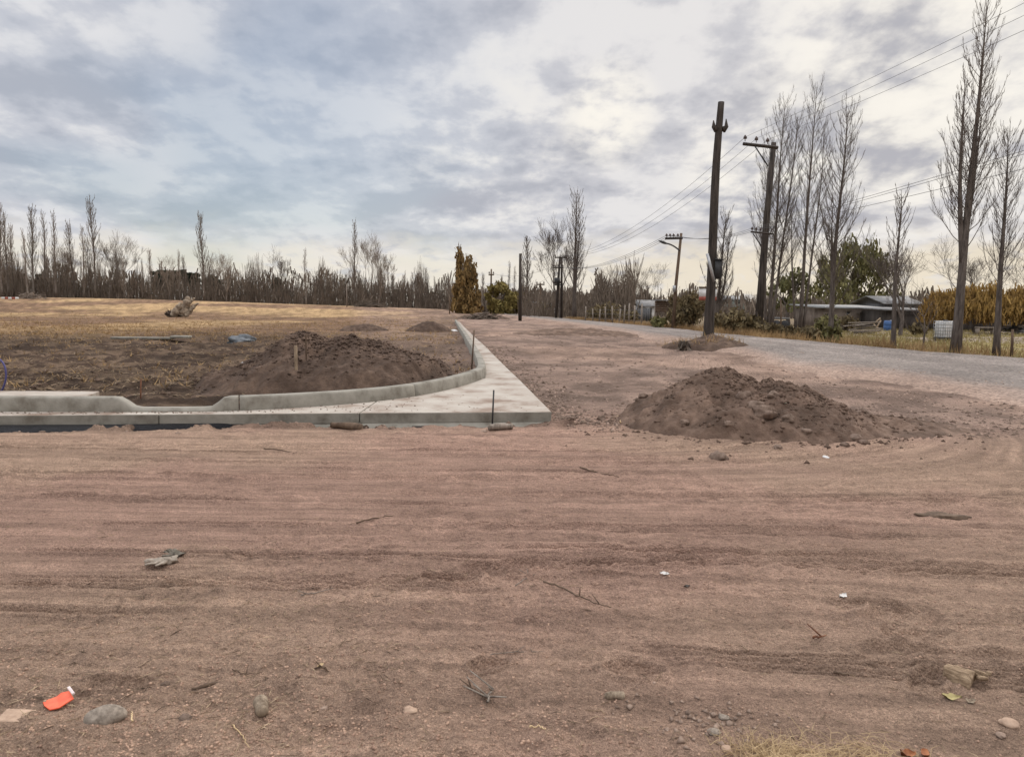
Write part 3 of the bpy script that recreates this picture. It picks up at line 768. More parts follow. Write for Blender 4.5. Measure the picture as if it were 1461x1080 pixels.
def on_lot(rs):
    y = 1 / (rs.rand() * (1 / 9.5 - 1 / 34) + 1 / 34); x = y * (rs.rand() * 1.1 - .12)
    if x > float(road_left(y)) - .5 and y > 14: return None
    f = inside_field(np.array([x]), np.array([y]))[0]
    if f > -.9 and y > 10: return None
    if x < FRONT[-1].x + .2 and y > 9.5 and y < 11.5: return None
    return (x, y, gz(x, y))
crumbs('soil_crumbs', 6500, on_lot, M['clod'], .008, .06)
M['pale_dirt'] = mat('pale_dirt', (0.24, 0.165, 0.125), (0.44, 0.32, 0.25), 7, 1, 0, coord='World')
crumbs('soil_crumbs', 6001, on_lot, M['pale_dirt'], .008, .05)
def on_front(rs):
    y = 1 / (rs.rand() * (1 / 2.4 - 1 / 9.6) + 1 / 9.6); x = y * (rs.rand() * 1.6 - .8)
    return (x, y, gz(x, y))
crumbs('gravel_crumbs', 1200, on_front, M['pebble'], .002, .009)
M['dirt'] = mat('dirt_crumb', (0.24, 0.152, 0.108), (0.47, 0.315, 0.225), 5, 1, 0, coord='World')
def on_front2(rs):
    q = on_front(rs); v = float(fbm(np.array([q[0] * .8]), np.array([q[1] * 1.2]), 3, 25)[0])
    return q if rs.rand() < .12 + 1.6 * max(0, v - .45) * 2 else None
crumbs('soil_crumbs', 42000, on_front2, M['dirt'], .0025, .013)
def on_foot(rs):
    x = -7.5 + rs.rand() * 9; y = float(np.interp(x, [q.x for q in FRONT], [q.y for q in FRONT])) - abs(rs.randn()) * .16 - .03
    return (x, y, gz(x, y))
crumbs('gravel_crumbs', 900, on_foot, M['pebble'], .006, .035)
def on_road(rs):
    y = 1 / (rs.rand() * (1 / 15 - 1 / 60) + 1 / 60); u = rs.rand(); x = float(road_left(y)) * (1 - u) + float(road_right(y)) * u
    return (x, y, float(base_h(np.array([x]), np.array([y]), np.array([-5.]))[0]) + .12 * min(1, u * 6))
crumbs('gravel_crumbs', 4000, on_road, M['pebble'], .012, .05)
def on_slab(rs):
    x = -7 + rs.rand() * 9; yf = float(np.interp(x, [q.x for q in FRONT], [q.y for q in FRONT])); yk = float(np.interp(x, _fx, _fy)); ex_ = FRONT[-1].x
    u = rs.rand() ** 1.1; y = yk - .02 - u * max(0, yk - yf - .1)
    if x > np.interp(y, [q.y for q in [FRONT[-1]] + EDGE], [q.x for q in [FRONT[-1]] + EDGE]) - .1: return None
    return (x, y, SZ + .003)
crumbs('soil_crumbs', 700, on_slab, M['clod'], .003, .022)
def on_rim(rs):
    y = FRONT[-1].y - .2 + 14 * rs.rand() ** 1.6; x = float(np.interp(y, [q.y for q in [FRONT[-1]] + EDGE], [q.x for q in [FRONT[-1]] + EDGE])) + .04 + abs(rs.randn()) * .35
    return (x, y, gz(x, y))
crumbs('soil_crumbs', 1500, on_rim, M['clod'], .008, .06)
rub = gp(1012, 1030)
def on_rub(rs):
    x = rub.x + rs.randn() * .16; y = rub.y + rs.randn() * .11; return (x, y, gz(x, y) + .002)
crumbs('gravel_crumbs', 230, on_rub, M['pebble'], .003, .024)


# ------------------------------------------------------------------ grass and litter (nobody could count them)
def blades(name, pts, mt, h0, h1, w, spread, per=4, seed=1):
    rs = np.random.RandomState(seed); P = np.repeat(np.array(pts), per, 0); n = len(P)
    a = rs.rand(n) * 6.283; sp = rs.rand(n) * spread; hgt = h0 + (h1 - h0) * rs.rand(n) ** 1.5
    base = P + np.stack([np.cos(a) * sp * .3, np.sin(a) * sp * .3, np.zeros(n) - .005], 1)
    tip = base + np.stack([np.cos(a) * sp * 1.2, np.sin(a) * sp * 1.2, hgt], 1)
    b = rs.rand(n) * 6.283; wv = np.stack([np.cos(b), np.sin(b), np.zeros(n)], 1) * w
    mb = MB(); mb.tris(base - wv, base + wv, tip)
    return tag(mb.build(name, mt), kind='stuff')


rs = np.random.RandomState(5)
n = 26000; y = 1 / (rs.rand(n) * (1 / 13 - 1 / 120) + 1 / 120); x = -y * (rs.rand(n) * .95 + .06)
f = inside_field(x, y); dens = (ss(.40, .58, fbm(x * .25, y * .25, 3, 44)) + .2) * ss(21, 34, y - .25 * (x + 10)) + .04
k = (f > .4) & (rs.rand(n) < dens); x, y = x[k], y[k]
blades('dry_grass', np.stack([x, y, zs(x, y)], 1), M['field_grass'], .03, .16, .012, .16, 5, 2)
n = 9000; y = 15 + 45 * rs.rand(n) ** 1.3; x = road_right(y) + .8 + rs.rand(n) ** 1.4 * 22
k = x / y > .33; x, y = x[k], y[k]
blades('yard_grass', np.stack([x, y, base_h(x, y, np.full(len(x), -5.)) + .0], 1), M['lawn'], .06, .25, .012, .14, 6, 3)
n = 2600; y = 22 + 60 * rs.rand(n); x = road_right(y) + .1 + rs.rand(n) ** 2 * 3.0
blades('verge_grass', np.stack([x, y, base_h(x, y, np.full(n, -5.))], 1), M['field_grass'], .1, .5, .014, .25, 8, 4)
n = 700; a = rs.rand(n) * 6.283; r = np.sqrt(rs.rand(n)); x = pb.x - .3 + 1.5 * r * np.cos(a); y = pb.y - .2 + 1.0 * r * np.sin(a)
k = rs.rand(n) < .12; x, y = x[k], y[k]
blades('verge_grass', np.stack([x, y, [top3(i, j) for i, j in zip(x, y)]], 1), M['field_grass'], .05, .32, .010, .2, 5, 6)
def on_field(rs):
    y = 1 / (rs.rand() * (1 / 12.2 - 1 / 30) + 1 / 30); x = -y * rs.rand() * .85
    if inside_field(np.array([x]), np.array([y]))[0] < .3: return None
    return (x, y, gz(x, y))
crumbs('soil_crumbs', 2600, on_field, M['pile'], .015, .09)
mb = MB(); n = 2600
y = 1 / (rs.rand(n) * (1 / 12.2 - 1 / 40) + 1 / 40); x = -y * rs.rand(n) * .85; k = inside_field(x, y) > .3; x, y = x[k], y[k]; z = zs(x, y) + .012
for i in range(len(x)):
    a = rs.rand() * 6.283; L = .04 + .16 * rs.rand() ** 2; d = np.array([math.cos(a), math.sin(a), .25 * rs.randn()]) * L; p_ = np.array([x[i], y[i], z[i]]); mb.tube([p_ - d, p_ + d * .2 + np.array([0, 0, .02]), p_ + d], [.006, .006, .003], 3, False)
tag(mb.build('dry_stalks', M['litter']), kind='stuff')
# straw clump at the bottom edge
n = 1150; q0 = gp(1140, 1078); x = q0.x + .17 * rs.randn(n) + .06; y = q0.y - .06 + .075 * rs.randn(n); x = np.where(rs.rand(n) < .45, q0.x - .09 + .09 * rs.randn(n), x)
k = np.ones(n, bool)
def straw(name, pts, seed, lmin=.05, lmax=.2, r=.0011, flat=.35):
    rr_ = random.Random(seed); mb = MB()
    for p in pts:
        L = rr_.uniform(lmin, lmax); a = rr_.uniform(0, 6.28); e = rr_.uniform(.05, flat * 3); d = np.array([math.cos(a) * math.cos(e), math.sin(a) * math.cos(e), math.sin(e)])
        p = np.array(p); mid = p + d * L * .55; end = p + d * L + np.array([rr_.uniform(-.2, .2) * L, rr_.uniform(-.2, .2) * L, -L * rr_.uniform(0, .35)])
        mb.tube([p, mid, end], [r, r * .9, r * .4], 3, False)
    return tag(mb.build(name, M['straw']), kind='stuff')
straw('dry_straw', np.stack([x, y, zs(x, y) + .004], 1), 4, .03, .13, .0011, .2)
# litter of chaff over the dirt
n = 5200; y = 1 / (rs.rand(n) * (1 / 2.4 - 1 / 9.5) + 1 / 9.5); x = y * (rs.rand(n) * 1.6 - .8); mb = MB()
keep = rs.rand(n) < .10 + .75 * ss(.45, .65, fbm(x * .8, y * .8, 3, 90)); x, y = x[keep], y[keep]; n = len(x)
z = zs(x, y) + .004
for i in range(n):
    a = rs.rand() * 6.283; L = .006 + .035 * rs.rand() ** 2; d = np.array([math.cos(a), math.sin(a), .15 * rs.randn()]) * L; p = np.array([x[i], y[i], z[i]])
    q = .8 + .5 * rs.rand(); mb.tube([p - d, p + d * .2 + np.array([0, .25 * d[0], .003]), p + d], [.0013 * q, .0017 * q, .0007 * q], 3, False)
tag(mb.build('straw_litter', M['litter']), kind='stuff')


# ------------------------------------------------------------------ trees
def branch_path(o, az, L, a0, a1, rnd, n=5, jit=.05):
    P = [np.array(o, float)]; st = L / (n - 1)
    for i in range(n - 1):
        t = i / max(1, n - 2); an = a0 + (a1 - a0) * t + rnd.uniform(-jit, jit) * 2; az += rnd.uniform(-jit, jit) * 3
        P.append(P[-1] + st * np.array([math.sin(an) * math.cos(az), math.sin(an) * math.sin(az), math.cos(an)]))
    return np.array(P)


def poplar_mesh(seed, h, lean=0.0, upr=0.0, spread=1.1, r=.16, nb=60, tw=7, start=.18, k=5, tr=.008, stems=None, forks=(), wander=.12):
    """returns trunk MB and crown MB; forks: (height fraction, azimuth, length fraction, angle)"""
    rd = random.Random(seed); T = MB(); C = MB()
    def stem(P, R_, b0, nb_, hh, sp):
        T.tube(P, R_, 8 if k > 4 else 5)
        n = len(P)
        for i in range(nb_):
            t = b0 + (.985 - b0) * ((i + rd.random()) / nb_) ** .85; f = t * (n - 1); j = min(int(f), n - 2); o = P[j] + (P[j + 1] - P[j]) * (f - j); rr = R_[j] + (R_[j + 1] - R_[j]) * (f - j)
            L = hh * rd.uniform(.10, .24) * (1.0 - .72 * t) / .75 * sp + .25
            az = i * 2.4 + rd.uniform(-.6, .6)
            B = branch_path(o, az, L, rd.uniform(.5, .85) * (1 - upr), rd.uniform(.05, .25) * (1 - upr), rd, 6)
            br = max(tr * 1.1, min(rr * .36, L * .0075)); RB = np.linspace(br, tr * .6, 6)
            C.tube(B, RB, 4 if k > 4 else 3, False)
            for m_ in range(int(tw * min(1.6, .5 + L / 1.6))):
                u = rd.uniform(.15, .98) * 5; jj = min(int(u), 4); oo = B[jj] + (B[jj + 1] - B[jj]) * (u - jj)
                l = L * rd.uniform(.14, .38) * (1.15 - u / 7); D = branch_path(oo, az + rd.uniform(-1.5, 1.5), l, rd.uniform(.35, .9) * (1 - upr * .7), rd.uniform(.05, .3), rd, 3)
                C.tube(D, [tr * .8, tr * .65, tr * .4], 3, False)
                if k > 4 and l > .35:
                    for _ in range(2):
                        D2 = branch_path(D[1], az + rd.uniform(-2, 2), l * rd.uniform(.3, .5), rd.uniform(.4, .9), .3, rd, 2); C.tube(D2, [tr * .55, tr * .35], 3, False)
    def mk(o, h_, ln, r_, az=0, a=0):
        n = 12; P = []
        w = [rd.uniform(-1, 1) for _ in range(4)]
        for i in range(n):
            t = i / (n - 1); off = wander * (w[0] * math.sin(t * 3.1) + w[1] * math.sin(t * 6.3)) ; off2 = wander * (w[2] * math.sin(t * 3.1) + w[3] * math.sin(t * 5.3))
            P.append(np.array(o) + np.array([ln * t ** 1.1 + off * t + math.cos(az) * math.sin(a) * h_ * (t - .45 * t * t), off2 * t + math.sin(az) * math.sin(a) * h_ * (t - .45 * t * t), h_ * t]))
        t = np.linspace(0, 1, n); Rr = r_ * (1 - t) ** .9 * (1 + .25 * np.exp(-t * 25)) + tr
        return np.array(P), Rr
    if stems:
        for (dx, hh, ln, rr, az, a, b0) in stems:
            P, R_ = mk((dx, rd.uniform(-.05, .05), -.05), hh, ln, rr, az, a); stem(P, R_, b0, int(nb * hh / h), hh, spread)
    else:
        P, R_ = mk((0, 0, -.05), h, lean, r); stem(P, R_, start, nb, h, spread)
        for (hf, az, lf, a) in forks:
            f = hf * 11; j = int(f); o = P[j]; Q, RQ = mk(o, h * lf, lean * lf * .7, R_[j] * .72, az, a); stem(Q, RQ, .12, int(nb * lf), h * lf, spread)
    return T, C


def broad_mesh(seed, h, lean=0., r=.15, depth=6, ang=.48, tr=.008, k=5, trunk=.28, up_=.22):
    rd = random.Random(seed); T = MB(); C = MB()
    def grow(o, d, L, rr, lv):
        n = 4; P = [o]; dd = d.copy()
        for i in range(n - 1):
            dd = dd + np.array([rd.uniform(-.13, .13), rd.uniform(-.13, .13), rd.uniform(-.02, .10)]); dd /= np.linalg.norm(dd); P.append(P[-1] + dd * L / (n - 1))
        r2 = max(tr * .7, rr * .68); (T if lv == 0 else C).tube(P, np.linspace(rr, r2, n), 8 if lv == 0 and k > 4 else (5 if lv < 3 and k > 4 else 3), False)
        if lv >= depth: return
        for _s in range(2 if lv else 0):
            ii = rd.randint(1, 2); az = rd.uniform(0, 6.28); nd = dd * .8 + np.array([math.cos(az), math.sin(az), .3]) * .6; nd /= np.linalg.norm(nd); l_ = L * rd.uniform(.3, .7); q_ = P[ii] + nd * l_ * .5; C.tube([P[ii], q_, q_ + (nd + np.array([0, 0, .3])) * l_ * .5], [max(tr * .7, r2 * .4), tr * .6, tr * .4], 3, False)
        nc = 2 if rd.random() < .6 else 3
        if lv == 0: nc = 3
        a0 = rd.uniform(0, 6.28)
        for c_ in range(nc):
            az = a0 + c_ * 6.283 / nc + rd.uniform(-.5, .5); a = ang * rd.uniform(.6, 1.3) * (1.1 if lv else 1)
            ref = np.array([0, 0, 1.]) if abs(dd[2]) < .9 else np.array([1., 0, 0]); A = np.cross(dd, ref); A /= np.linalg.norm(A); B = np.cross(dd, A)
            nd = dd * math.cos(a) + (A * math.cos(az) + B * math.sin(az)) * math.sin(a); nd[2] += up_ * .5; nd /= np.linalg.norm(nd)
            grow(P[-1] if c_ == 0 or rd.random() < .6 else P[-2], nd, L * rd.uniform(.55, .98), r2 * .8, lv + 1)
    o = np.array([0, 0, -.05]); d = np.array([lean / h, 0, 1.]); d /= np.linalg.norm(d)
    grow(o, d, h * trunk, r, 0)
    V = np.vstack(T.v + C.v); s = h / V[:, 2].max()
    for M_ in (T, C): M_.v = [v * s for v in M_.v]
    return T, C


def plant_tree(name, label, T, C, base, group=None, bark='bark', twig='twig', cat='tree'):
    e = empty(name, base, label, cat, group)
    T.build('trunk', M[bark], e, smooth=True); C.build('crown', M[twig], e, smooth=True)
    return e


def spec(px, py, tpx, tpy):
    """base point, height and sideways lean of a tree from its foot and its tip"""
    b = gp(px, py); t = at(tpx, tpy, b.y); return b, t.z - b.z, t.x - b.x


# near poplars right of the road
def near(px, py, tpx, tpy, label, **kw):
    b, h, ln = spec(px, py, tpx, tpy); kw.setdefault('lean', ln)
    T, C = poplar_mesh(int(px), h, **kw); return plant_tree('poplar_tree', label, T, C, b, 'bare poplars along the gravel road')
G = None
near(1363, 507, 1411, 8, 'tallest bare poplar, thick leaning trunk forking in two, right of the white tank', spread=.85, r=.145, nb=92, tw=10, start=.30, forks=[(.31, math.pi, .52, .16), (.45, .3, .34, .14)], tr=.007)
near(1421, 509, 1441, 192, 'slim bare poplar near the right edge, in front of the yellow willow', spread=1.0, r=.10, nb=95, tw=9, start=.32, tr=.006)
b, h, ln = spec(1184, 491, 1209, 158)
T, C = poplar_mesh(31, h, lean=ln, spread=1.1, r=.105, nb=85, tw=9, start=.16, tr=.007, forks=[(.2, math.pi, .4, .10)])
plant_tree('poplar_tree', 'bare poplar with weeds round its thick base, in front of the green willow', T, C, b, 'bare poplars along the gravel road')
b, h, ln = spec(1141, 473, 1166, 124)
T, C = poplar_mesh(32, h, spread=.95, nb=62, tw=9, tr=.007, stems=[(0, h, ln * .9, .12, 0, .0, .30), (.2, h * .85, ln * 1.15, .08, 0, .04, .28), (-.2, h * .5, -.2, .08, math.pi, .1, .3)])
plant_tree('poplar_tree', 'bare poplar with several stems rising from one short trunk between pole and willow', T, C, b, 'bare poplars along the gravel road')
b, h, ln = spec(1087, 473, 1118, 132); b = b + Vector((.9, 1.5, 0))
T, C = poplar_mesh(33, h, spread=1.1, nb=75, tw=10, tr=.007, stems=[(0, h, ln * .6, .12, 0, .0, .2), (.15, h * .93, ln * 1.0, .09, 0, .05, .2), (-.2, h * .8, ln * .1, .08, math.pi, .05, .22)])
plant_tree('poplar_tree', 'wide bare poplar right behind the leaning power pole with the crossarm', T, C, b, 'bare poplars along the gravel road')
b, h, ln = spec(1022, 470, 1036, 305)
T, C = poplar_mesh(34, h, spread=1.3, nb=60, tw=9, tr=.009, start=.12, lean=ln, r=.12, forks=[(.1, math.pi, .6, .15), (.14, 0, .7, .15)])
plant_tree('poplar_tree', 'smaller bare poplar hidden partly behind the thick old pole', T, C, b, 'bare poplars along the gravel road')
near(1274, 499, 1287, 278, 'young thin bare poplar in front of the blue barrel', spread=1.0, r=.085, nb=45, tw=7, start=.38, tr=.008)
b, h, ln = spec(1317, 502, 1320, 385)
T, C = broad_mesh(35, h, ln, .09, 5, .5, .008, trunk=.5); plant_tree('bare_tree', 'short crooked bare tree left of the white tank', T, C, b, 'bare trees in the yard')
def bare(px, py, tpx, tpy, label, seed, r=.2, depth=6, ang=.45, tr=.010, trunk=.3, g='bare trees in the yard', **k):
    b, h, ln = spec(px, py, tpx, tpy); T, C = broad_mesh(seed, h, ln, r, depth, ang, tr, trunk=trunk, **k); return plant_tree('bare_tree', label, T, C, b, g)
bare(1284, 480, 1322, 322, 'bare tree with upswept branches behind the young poplar by the shed', 36, .13, 7, .36, .011, .25)
bare(1297, 473, 1262, 345, 'bare spreading tree leaning left over the blue barrel', 43, .09, 6, .4, .011, .3)
bare(1372, 470, 1362, 335, 'bare tree rising behind the yellow willow left of the tallest poplar', 37, .15, 7, .5, .012, .32)
bare(1400, 470, 1398, 352, 'bare tree seen between the tallest poplar and the slim one', 44, .13, 6, .5, .012, .32)
bare(1475, 470, 1468, 330, 'bare tree cut off by the right edge', 38, .15, 7, .5, .012, .3)
# trees at the bend of the road
b, h, ln = spec(819, 456, 823, 278)
T, C = poplar_mesh(39, h, spread=1.15, r=.25, nb=110, tw=8, start=.18, lean=ln, tr=.013, k=4, forks=[(.2, .4, .6, .1)])
plant_tree('poplar_tree', 'tall bare poplar beside the transformer poles at the road bend', T, C, b, 'poplars at the road bend')
bare(799, 455, 793, 303, 'round-crowned bare tree right behind the transformer poles', 40, .22, 8, .34, .014, .22, 'bare trees by the road', k=4)
b, h, ln = spec(752, 450, 752, 341)
T, C = poplar_mesh(41, h, spread=1.0, r=.20, nb=70, tw=7, start=.15, lean=ln, tr=.03, k=3)
plant_tree('poplar_tree', 'slim grey poplar just right of the short dark pole', T, C, b, 'poplars at the road bend')

# leaf crowns
def leaf_cloud(mb, rd, cen, rx, ry, rzz, n, size, hang=0.3):
    rs_ = np.random.RandomState(rd.randint(0, 10 ** 6)); d = rs_.randn(n, 3); d /= np.linalg.norm(d, axis=1)[:, None]; rr = rs_.rand(n, 1) ** .45
    C_ = np.array(cen) + d * rr * np.array([rx, ry, rzz]); a = rs_.rand(n) * 6.283; s = size * (.5 + rs_.rand(n))
    A = np.stack([np.cos(a), np.sin(a), rs_.randn(n) * .3], 1) * s[:, None] * .5
    B = np.stack([rs_.randn(n) * .4, rs_.randn(n) * .4, -np.ones(n) * (.6 + hang)], 1) * s[:, None] * .8
    mb.cards(C_, A, B)


def leafy(px, py, tpx, tpy, label, seed, wid, leafm, nl, size, hang, clumps=30, low=.25, depth=5, name='leafy_tree', group=None, Y=None, tr=.012, ang=.5):
    if Y:
        x = at(px, py, Y).x; b = Vector((x, Y, hz(x, Y))); t = at(tpx, tpy, Y); h, ln = t.z - b.z, t.x - x
    else: b, h, ln = spec(px, py, tpx, tpy)
    T, C = broad_mesh(seed, h * .93, ln, h * .03, depth, ang, tr, trunk=.24); rd = random.Random(seed)
    e = empty(name, b, label, 'tree', group); T.build('trunk', M['bark'], e, smooth=True); C.build('crown', M['twig'], e)
    L = MB()
    for i in range(clumps):
        a = rd.uniform(0, 6.28); rr = math.sqrt(rd.random()); z = low + (1 - low) * rd.random() ** .8; env = math.sqrt(max(.06, 1 - ((z - low - (1 - low) * .35) / ((1 - low) * .68)) ** 2))
        c_ = (ln * z + wid * env * rr * math.cos(a), wid * env * rr * math.sin(a), h * z * .97); s = wid * rd.uniform(.14, .30)
        leaf_cloud(L, rd, c_, s, s, s * (1 + hang), nl // clumps, size, hang)
    L.build('foliage', M[leafm], e); return e
leafy(1232, 463, 1225, 352, 'green willow with thinning leaves beside the low brown house', 51, 3.3, 'olive_green', 3600, .13, .9, 60, .25, ang=.55)
leafy(1200, 464, 1180, 372, 'sparse greenish tree behind the several-stemmed poplar', 52, 2.6, 'olive_green', 1300, .13, .7, 30, .3)
leafy(1125, 462, 1128, 385, 'thin green young tree between leaning pole and several-stemmed poplar', 57, 2.0, 'green_leaf', 900, .16, .5, 22, .3)
def willow(px, py, topy, wpx, label, seed, Y):
    x = at(px, py, Y).x; b = Vector((x, Y, hz(x, Y))); h = at(px, topy, Y).z - b.z; wid = wpx / F * Y / 2; rd = random.Random(seed)
    T, C = broad_mesh(seed, h * .9, 0, .2, 5, .7, .012, trunk=.3); e = empty('yellow_willow', b, label, 'tree', 'yellow willows in the yard'); T.build('trunk', M['bark'], e, smooth=True); C.build('crown', M['twig'], e)
    rs_ = np.random.RandomState(seed); L = MB(); n = 430
    for i in range(n):
        a = rs_.rand() * 6.283; r_ = math.sqrt(rs_.rand()); hh = h * (.50 + .50 * math.sqrt(max(0, 1 - r_ ** 2))) * (.72 + .24 * float(vn(np.array([wid * r_ * math.cos(a) * 1.3 + seed]), np.array([wid * r_ * math.sin(a)]), 5)[0]) + .10 * rs_.rand()) + .12 * rs_.randn(); X = wid * r_ * math.cos(a); Y_ = wid * .8 * r_ * math.sin(a)
        z1 = h * (.22 + .40 * rs_.rand()); m_ = 9; zz = np.linspace(hh, max(z1, hh - 2.2), m_); C_ = np.stack([X + .05 * rs_.randn(m_) + .1 * math.cos(a) * np.linspace(0, 1, m_), Y_ + .05 * rs_.randn(m_), zz], 1)
        an = rs_.rand(m_) * 6.283; A = np.stack([np.cos(an), np.sin(an), np.zeros(m_)], 1) * .034; B = np.stack([.04 * rs_.randn(m_), .04 * rs_.randn(m_), -np.ones(m_) * .15], 1); L.cards(C_, A, B)
    L.build('foliage', M['yellow_leaf'], e)
willow(1392, 468, 403, 100, 'broad golden yellow willow behind the tallest poplar', 53, 44)
willow(1448, 470, 409, 92, 'golden yellow willow at the right edge behind the slim poplar', 54, 44)
willow(1345, 468, 413, 62, 'small yellow green willow left of the tallest poplar behind the white tank', 55, 47)

# gold poplars and olive bush at the bend
def goldpoplar(px, topy, Y, label, wid, nl, leaf, low=.1, seed=60):
    x = at(px, 446, Y).x; b = Vector((x, Y, hz(x, Y))); h = at(px, topy, Y).z - b.z
    T, C = poplar_mesh(seed, h, 0, .4, 1., h * .008, 50, 5, .15, 3, .03); e = empty('gold_poplar', b, label, 'tree', 'golden poplars at the end of the lot'); T.build('trunk', M['far_bark'], e); C.build('crown', M['far_twig'], e)
    rd = random.Random(seed); L = MB()
    for i in range(60):
        z = low + (1 - low) * rd.random() ** 1.2; w = wid * (.95 - .62 * z) * math.sqrt(rd.random()); a = rd.uniform(0, 6.28); q_ = rd.uniform(.25, .6); leaf_cloud(L, rd, (w * math.cos(a), w * math.sin(a), h * z * .96), q_, q_, q_ * 2.2, nl // 60, .2, .8)
    L.build('foliage', M[leaf], e)
goldpoplar(655, 352, 122, 'thin tall poplar with yellow brown leaves at its tip, left of the golden clump', .9, 500, 'gold_leaf', .55, 61)
goldpoplar(660, 384, 120, 'dense golden brown poplar at the end of the kerb strip', 2.6, 2300, 'gold_leaf', .02, 62)
goldpoplar(666, 366, 124, 'slender brown poplar tip rising from the golden clump', 2.2, 1500, 'gold_leaf', .05, 63)
goldpoplar(671, 376, 121, 'right hand golden brown poplar of the clump by the kerb end', 2.2, 1700, 'gold_leaf', .02, 64)
leafy(718, 447, 717, 406, 'rounded olive yellow tree left of the short dark pole', 65, 3.4, 'olive_leaf', 2600, .28, .2, 30, .08, 4, Y=128, tr=.03)
leafy(737, 447, 736, 420, 'low olive bush like tree behind the short dark pole', 66, 2.6, 'olive_leaf', 1300, .28, .2, 24, .05, 4, Y=132, tr=.03)

# far poplars: a few kinds, copied
def proto_far(seed, h, kind):
    if kind == 'poplar': T, C = poplar_mesh(seed, h, 0, .4, 1.15, h * .008, 84, 6, .12 + .08 * (seed % 3), 3, .026, wander=.3)
    elif kind == 'slim': T, C = poplar_mesh(seed, h, 0, .45,   .75, h * .008, 74, 4, .1, 3, .026, wander=.25)
    else: T, C = broad_mesh(seed, h, 0, h * .012, 7, .36, .030, 3, .24, .42)
    return T.mesh('trunk'), C.mesh('crown'), h
PR = {k: [] for k in ('poplar', 'slim', 'broad')}
for k, cnt in (('poplar', 5), ('slim', 5), ('broad', 4)):
    for i in range(cnt):
        t, c, h = proto_far(100 + i * 7 + len(k), 20, k)
        t.materials.append(M['far_bark']); c.materials.append(M['far_twig']); PR[k].append((t, c, h))


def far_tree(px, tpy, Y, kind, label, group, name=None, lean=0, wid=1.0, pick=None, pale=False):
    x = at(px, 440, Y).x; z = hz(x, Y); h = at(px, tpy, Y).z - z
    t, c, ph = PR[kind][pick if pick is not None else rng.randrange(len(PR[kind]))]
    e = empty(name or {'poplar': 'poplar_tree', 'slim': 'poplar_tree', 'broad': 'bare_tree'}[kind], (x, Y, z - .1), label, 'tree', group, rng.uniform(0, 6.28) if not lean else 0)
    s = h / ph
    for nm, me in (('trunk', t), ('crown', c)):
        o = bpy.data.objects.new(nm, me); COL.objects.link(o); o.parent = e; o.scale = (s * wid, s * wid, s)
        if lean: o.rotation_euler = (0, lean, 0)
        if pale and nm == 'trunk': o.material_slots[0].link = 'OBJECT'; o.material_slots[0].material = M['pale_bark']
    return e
GF = 'tall bare trees standing beyond the field'
FT = [(4, 297, 'poplar', 'tall bare poplar at the very left edge of the photo', 0), (13, 303, 'slim', 'second bare poplar in the close trio at the left edge', 0), (21, 325, 'poplar', 'shorter bare poplar, rightmost of the trio at the left edge', 0),
      (38, 328, 'slim', 'short bare poplar leaning left, between the left trio and the tall pale trunk', -.05), (49, 299, 'poplar', 'tall bare poplar with a pale lower trunk, left of a close pair', 0), (66, 302, 'slim', 'tall slim bare poplar, left one of a close pair', 0), (81, 303, 'slim', 'tall slim bare poplar, right one of a close pair', 0),
      (105, 320, 'poplar', 'bare poplar leaning to the left with a bent trunk', -.07), (97, 335, 'broad', 'thin open bare tree with pale trunk at the field edge, leaning left', -.06), (121, 323, 'slim', 'narrow bare poplar left of the tallest pointed one', 0), (128, 345, 'poplar', 'lower bare poplar tucked beside the tallest pointed one', 0), (137, 288, 'poplar', 'tallest pointed poplar of the left group with a dense greenish top', 0),
      (156, 326, 'broad', 'broad bare tree right of the tallest pointed poplar', 0), (172, 332, 'broad', 'bare tree with branches sweeping to the right', .05), (178, 370, 'poplar', 'low poplar under the sweeping bare tree', 0), (204, 369, 'slim', 'small pointed poplar above the dark pines', 0), (217, 358, 'poplar', 'bushy double topped poplar above the dark pines', 0),
      (243, 360, 'broad', 'small open bare tree left of the lone tall poplar', 0), (257, 358, 'slim', 'thin spire poplar left of the lone tall poplar', 0), (264, 368, 'poplar', 'small bushy poplar beside the thin spire', 0), (291, 309, 'poplar', 'lone tall dark poplar behind the uprooted stump', 0),
      (307, 357, 'broad', 'open bare tree right of the lone tall poplar', 0), (323, 355, 'broad', 'thin twin trunked bare tree between lone poplar and low pines', 0), (337, 386, 'slim', 'low dark pointed poplar amid the brush', 0),
      (404, 348, 'broad', 'lone bare tree with a wide fan of branches', 0), (437, 355, 'slim', 'slim pale poplar right of the wide fan tree', 0), (506, 316, 'slim', 'tall thin poplar standing left of the big forked bare tree', 0), (528, 327, 'broad', 'big forked bare tree with a thick leaning trunk', -.02), (541, 335, 'broad', 'second bare tree merged with the big forked one', .03)]
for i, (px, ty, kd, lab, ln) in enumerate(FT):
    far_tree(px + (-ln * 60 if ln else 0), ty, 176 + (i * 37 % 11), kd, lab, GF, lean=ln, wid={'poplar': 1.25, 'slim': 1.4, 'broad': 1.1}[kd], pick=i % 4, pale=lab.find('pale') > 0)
# slim poplars that fill the band
GB = 'slim poplars of the dense band beyond the field'
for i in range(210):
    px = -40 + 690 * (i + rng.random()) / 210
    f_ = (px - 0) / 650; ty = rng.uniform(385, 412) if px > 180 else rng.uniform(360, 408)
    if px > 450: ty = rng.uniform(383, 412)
    far_tree(px, ty, rng.uniform(186, 215), rng.choice(['slim', 'slim', 'poplar']), 'slim grey brown poplar lost among its like in the tree band beyond the field', GB, wid=rng.uniform(1.2, 1.9))
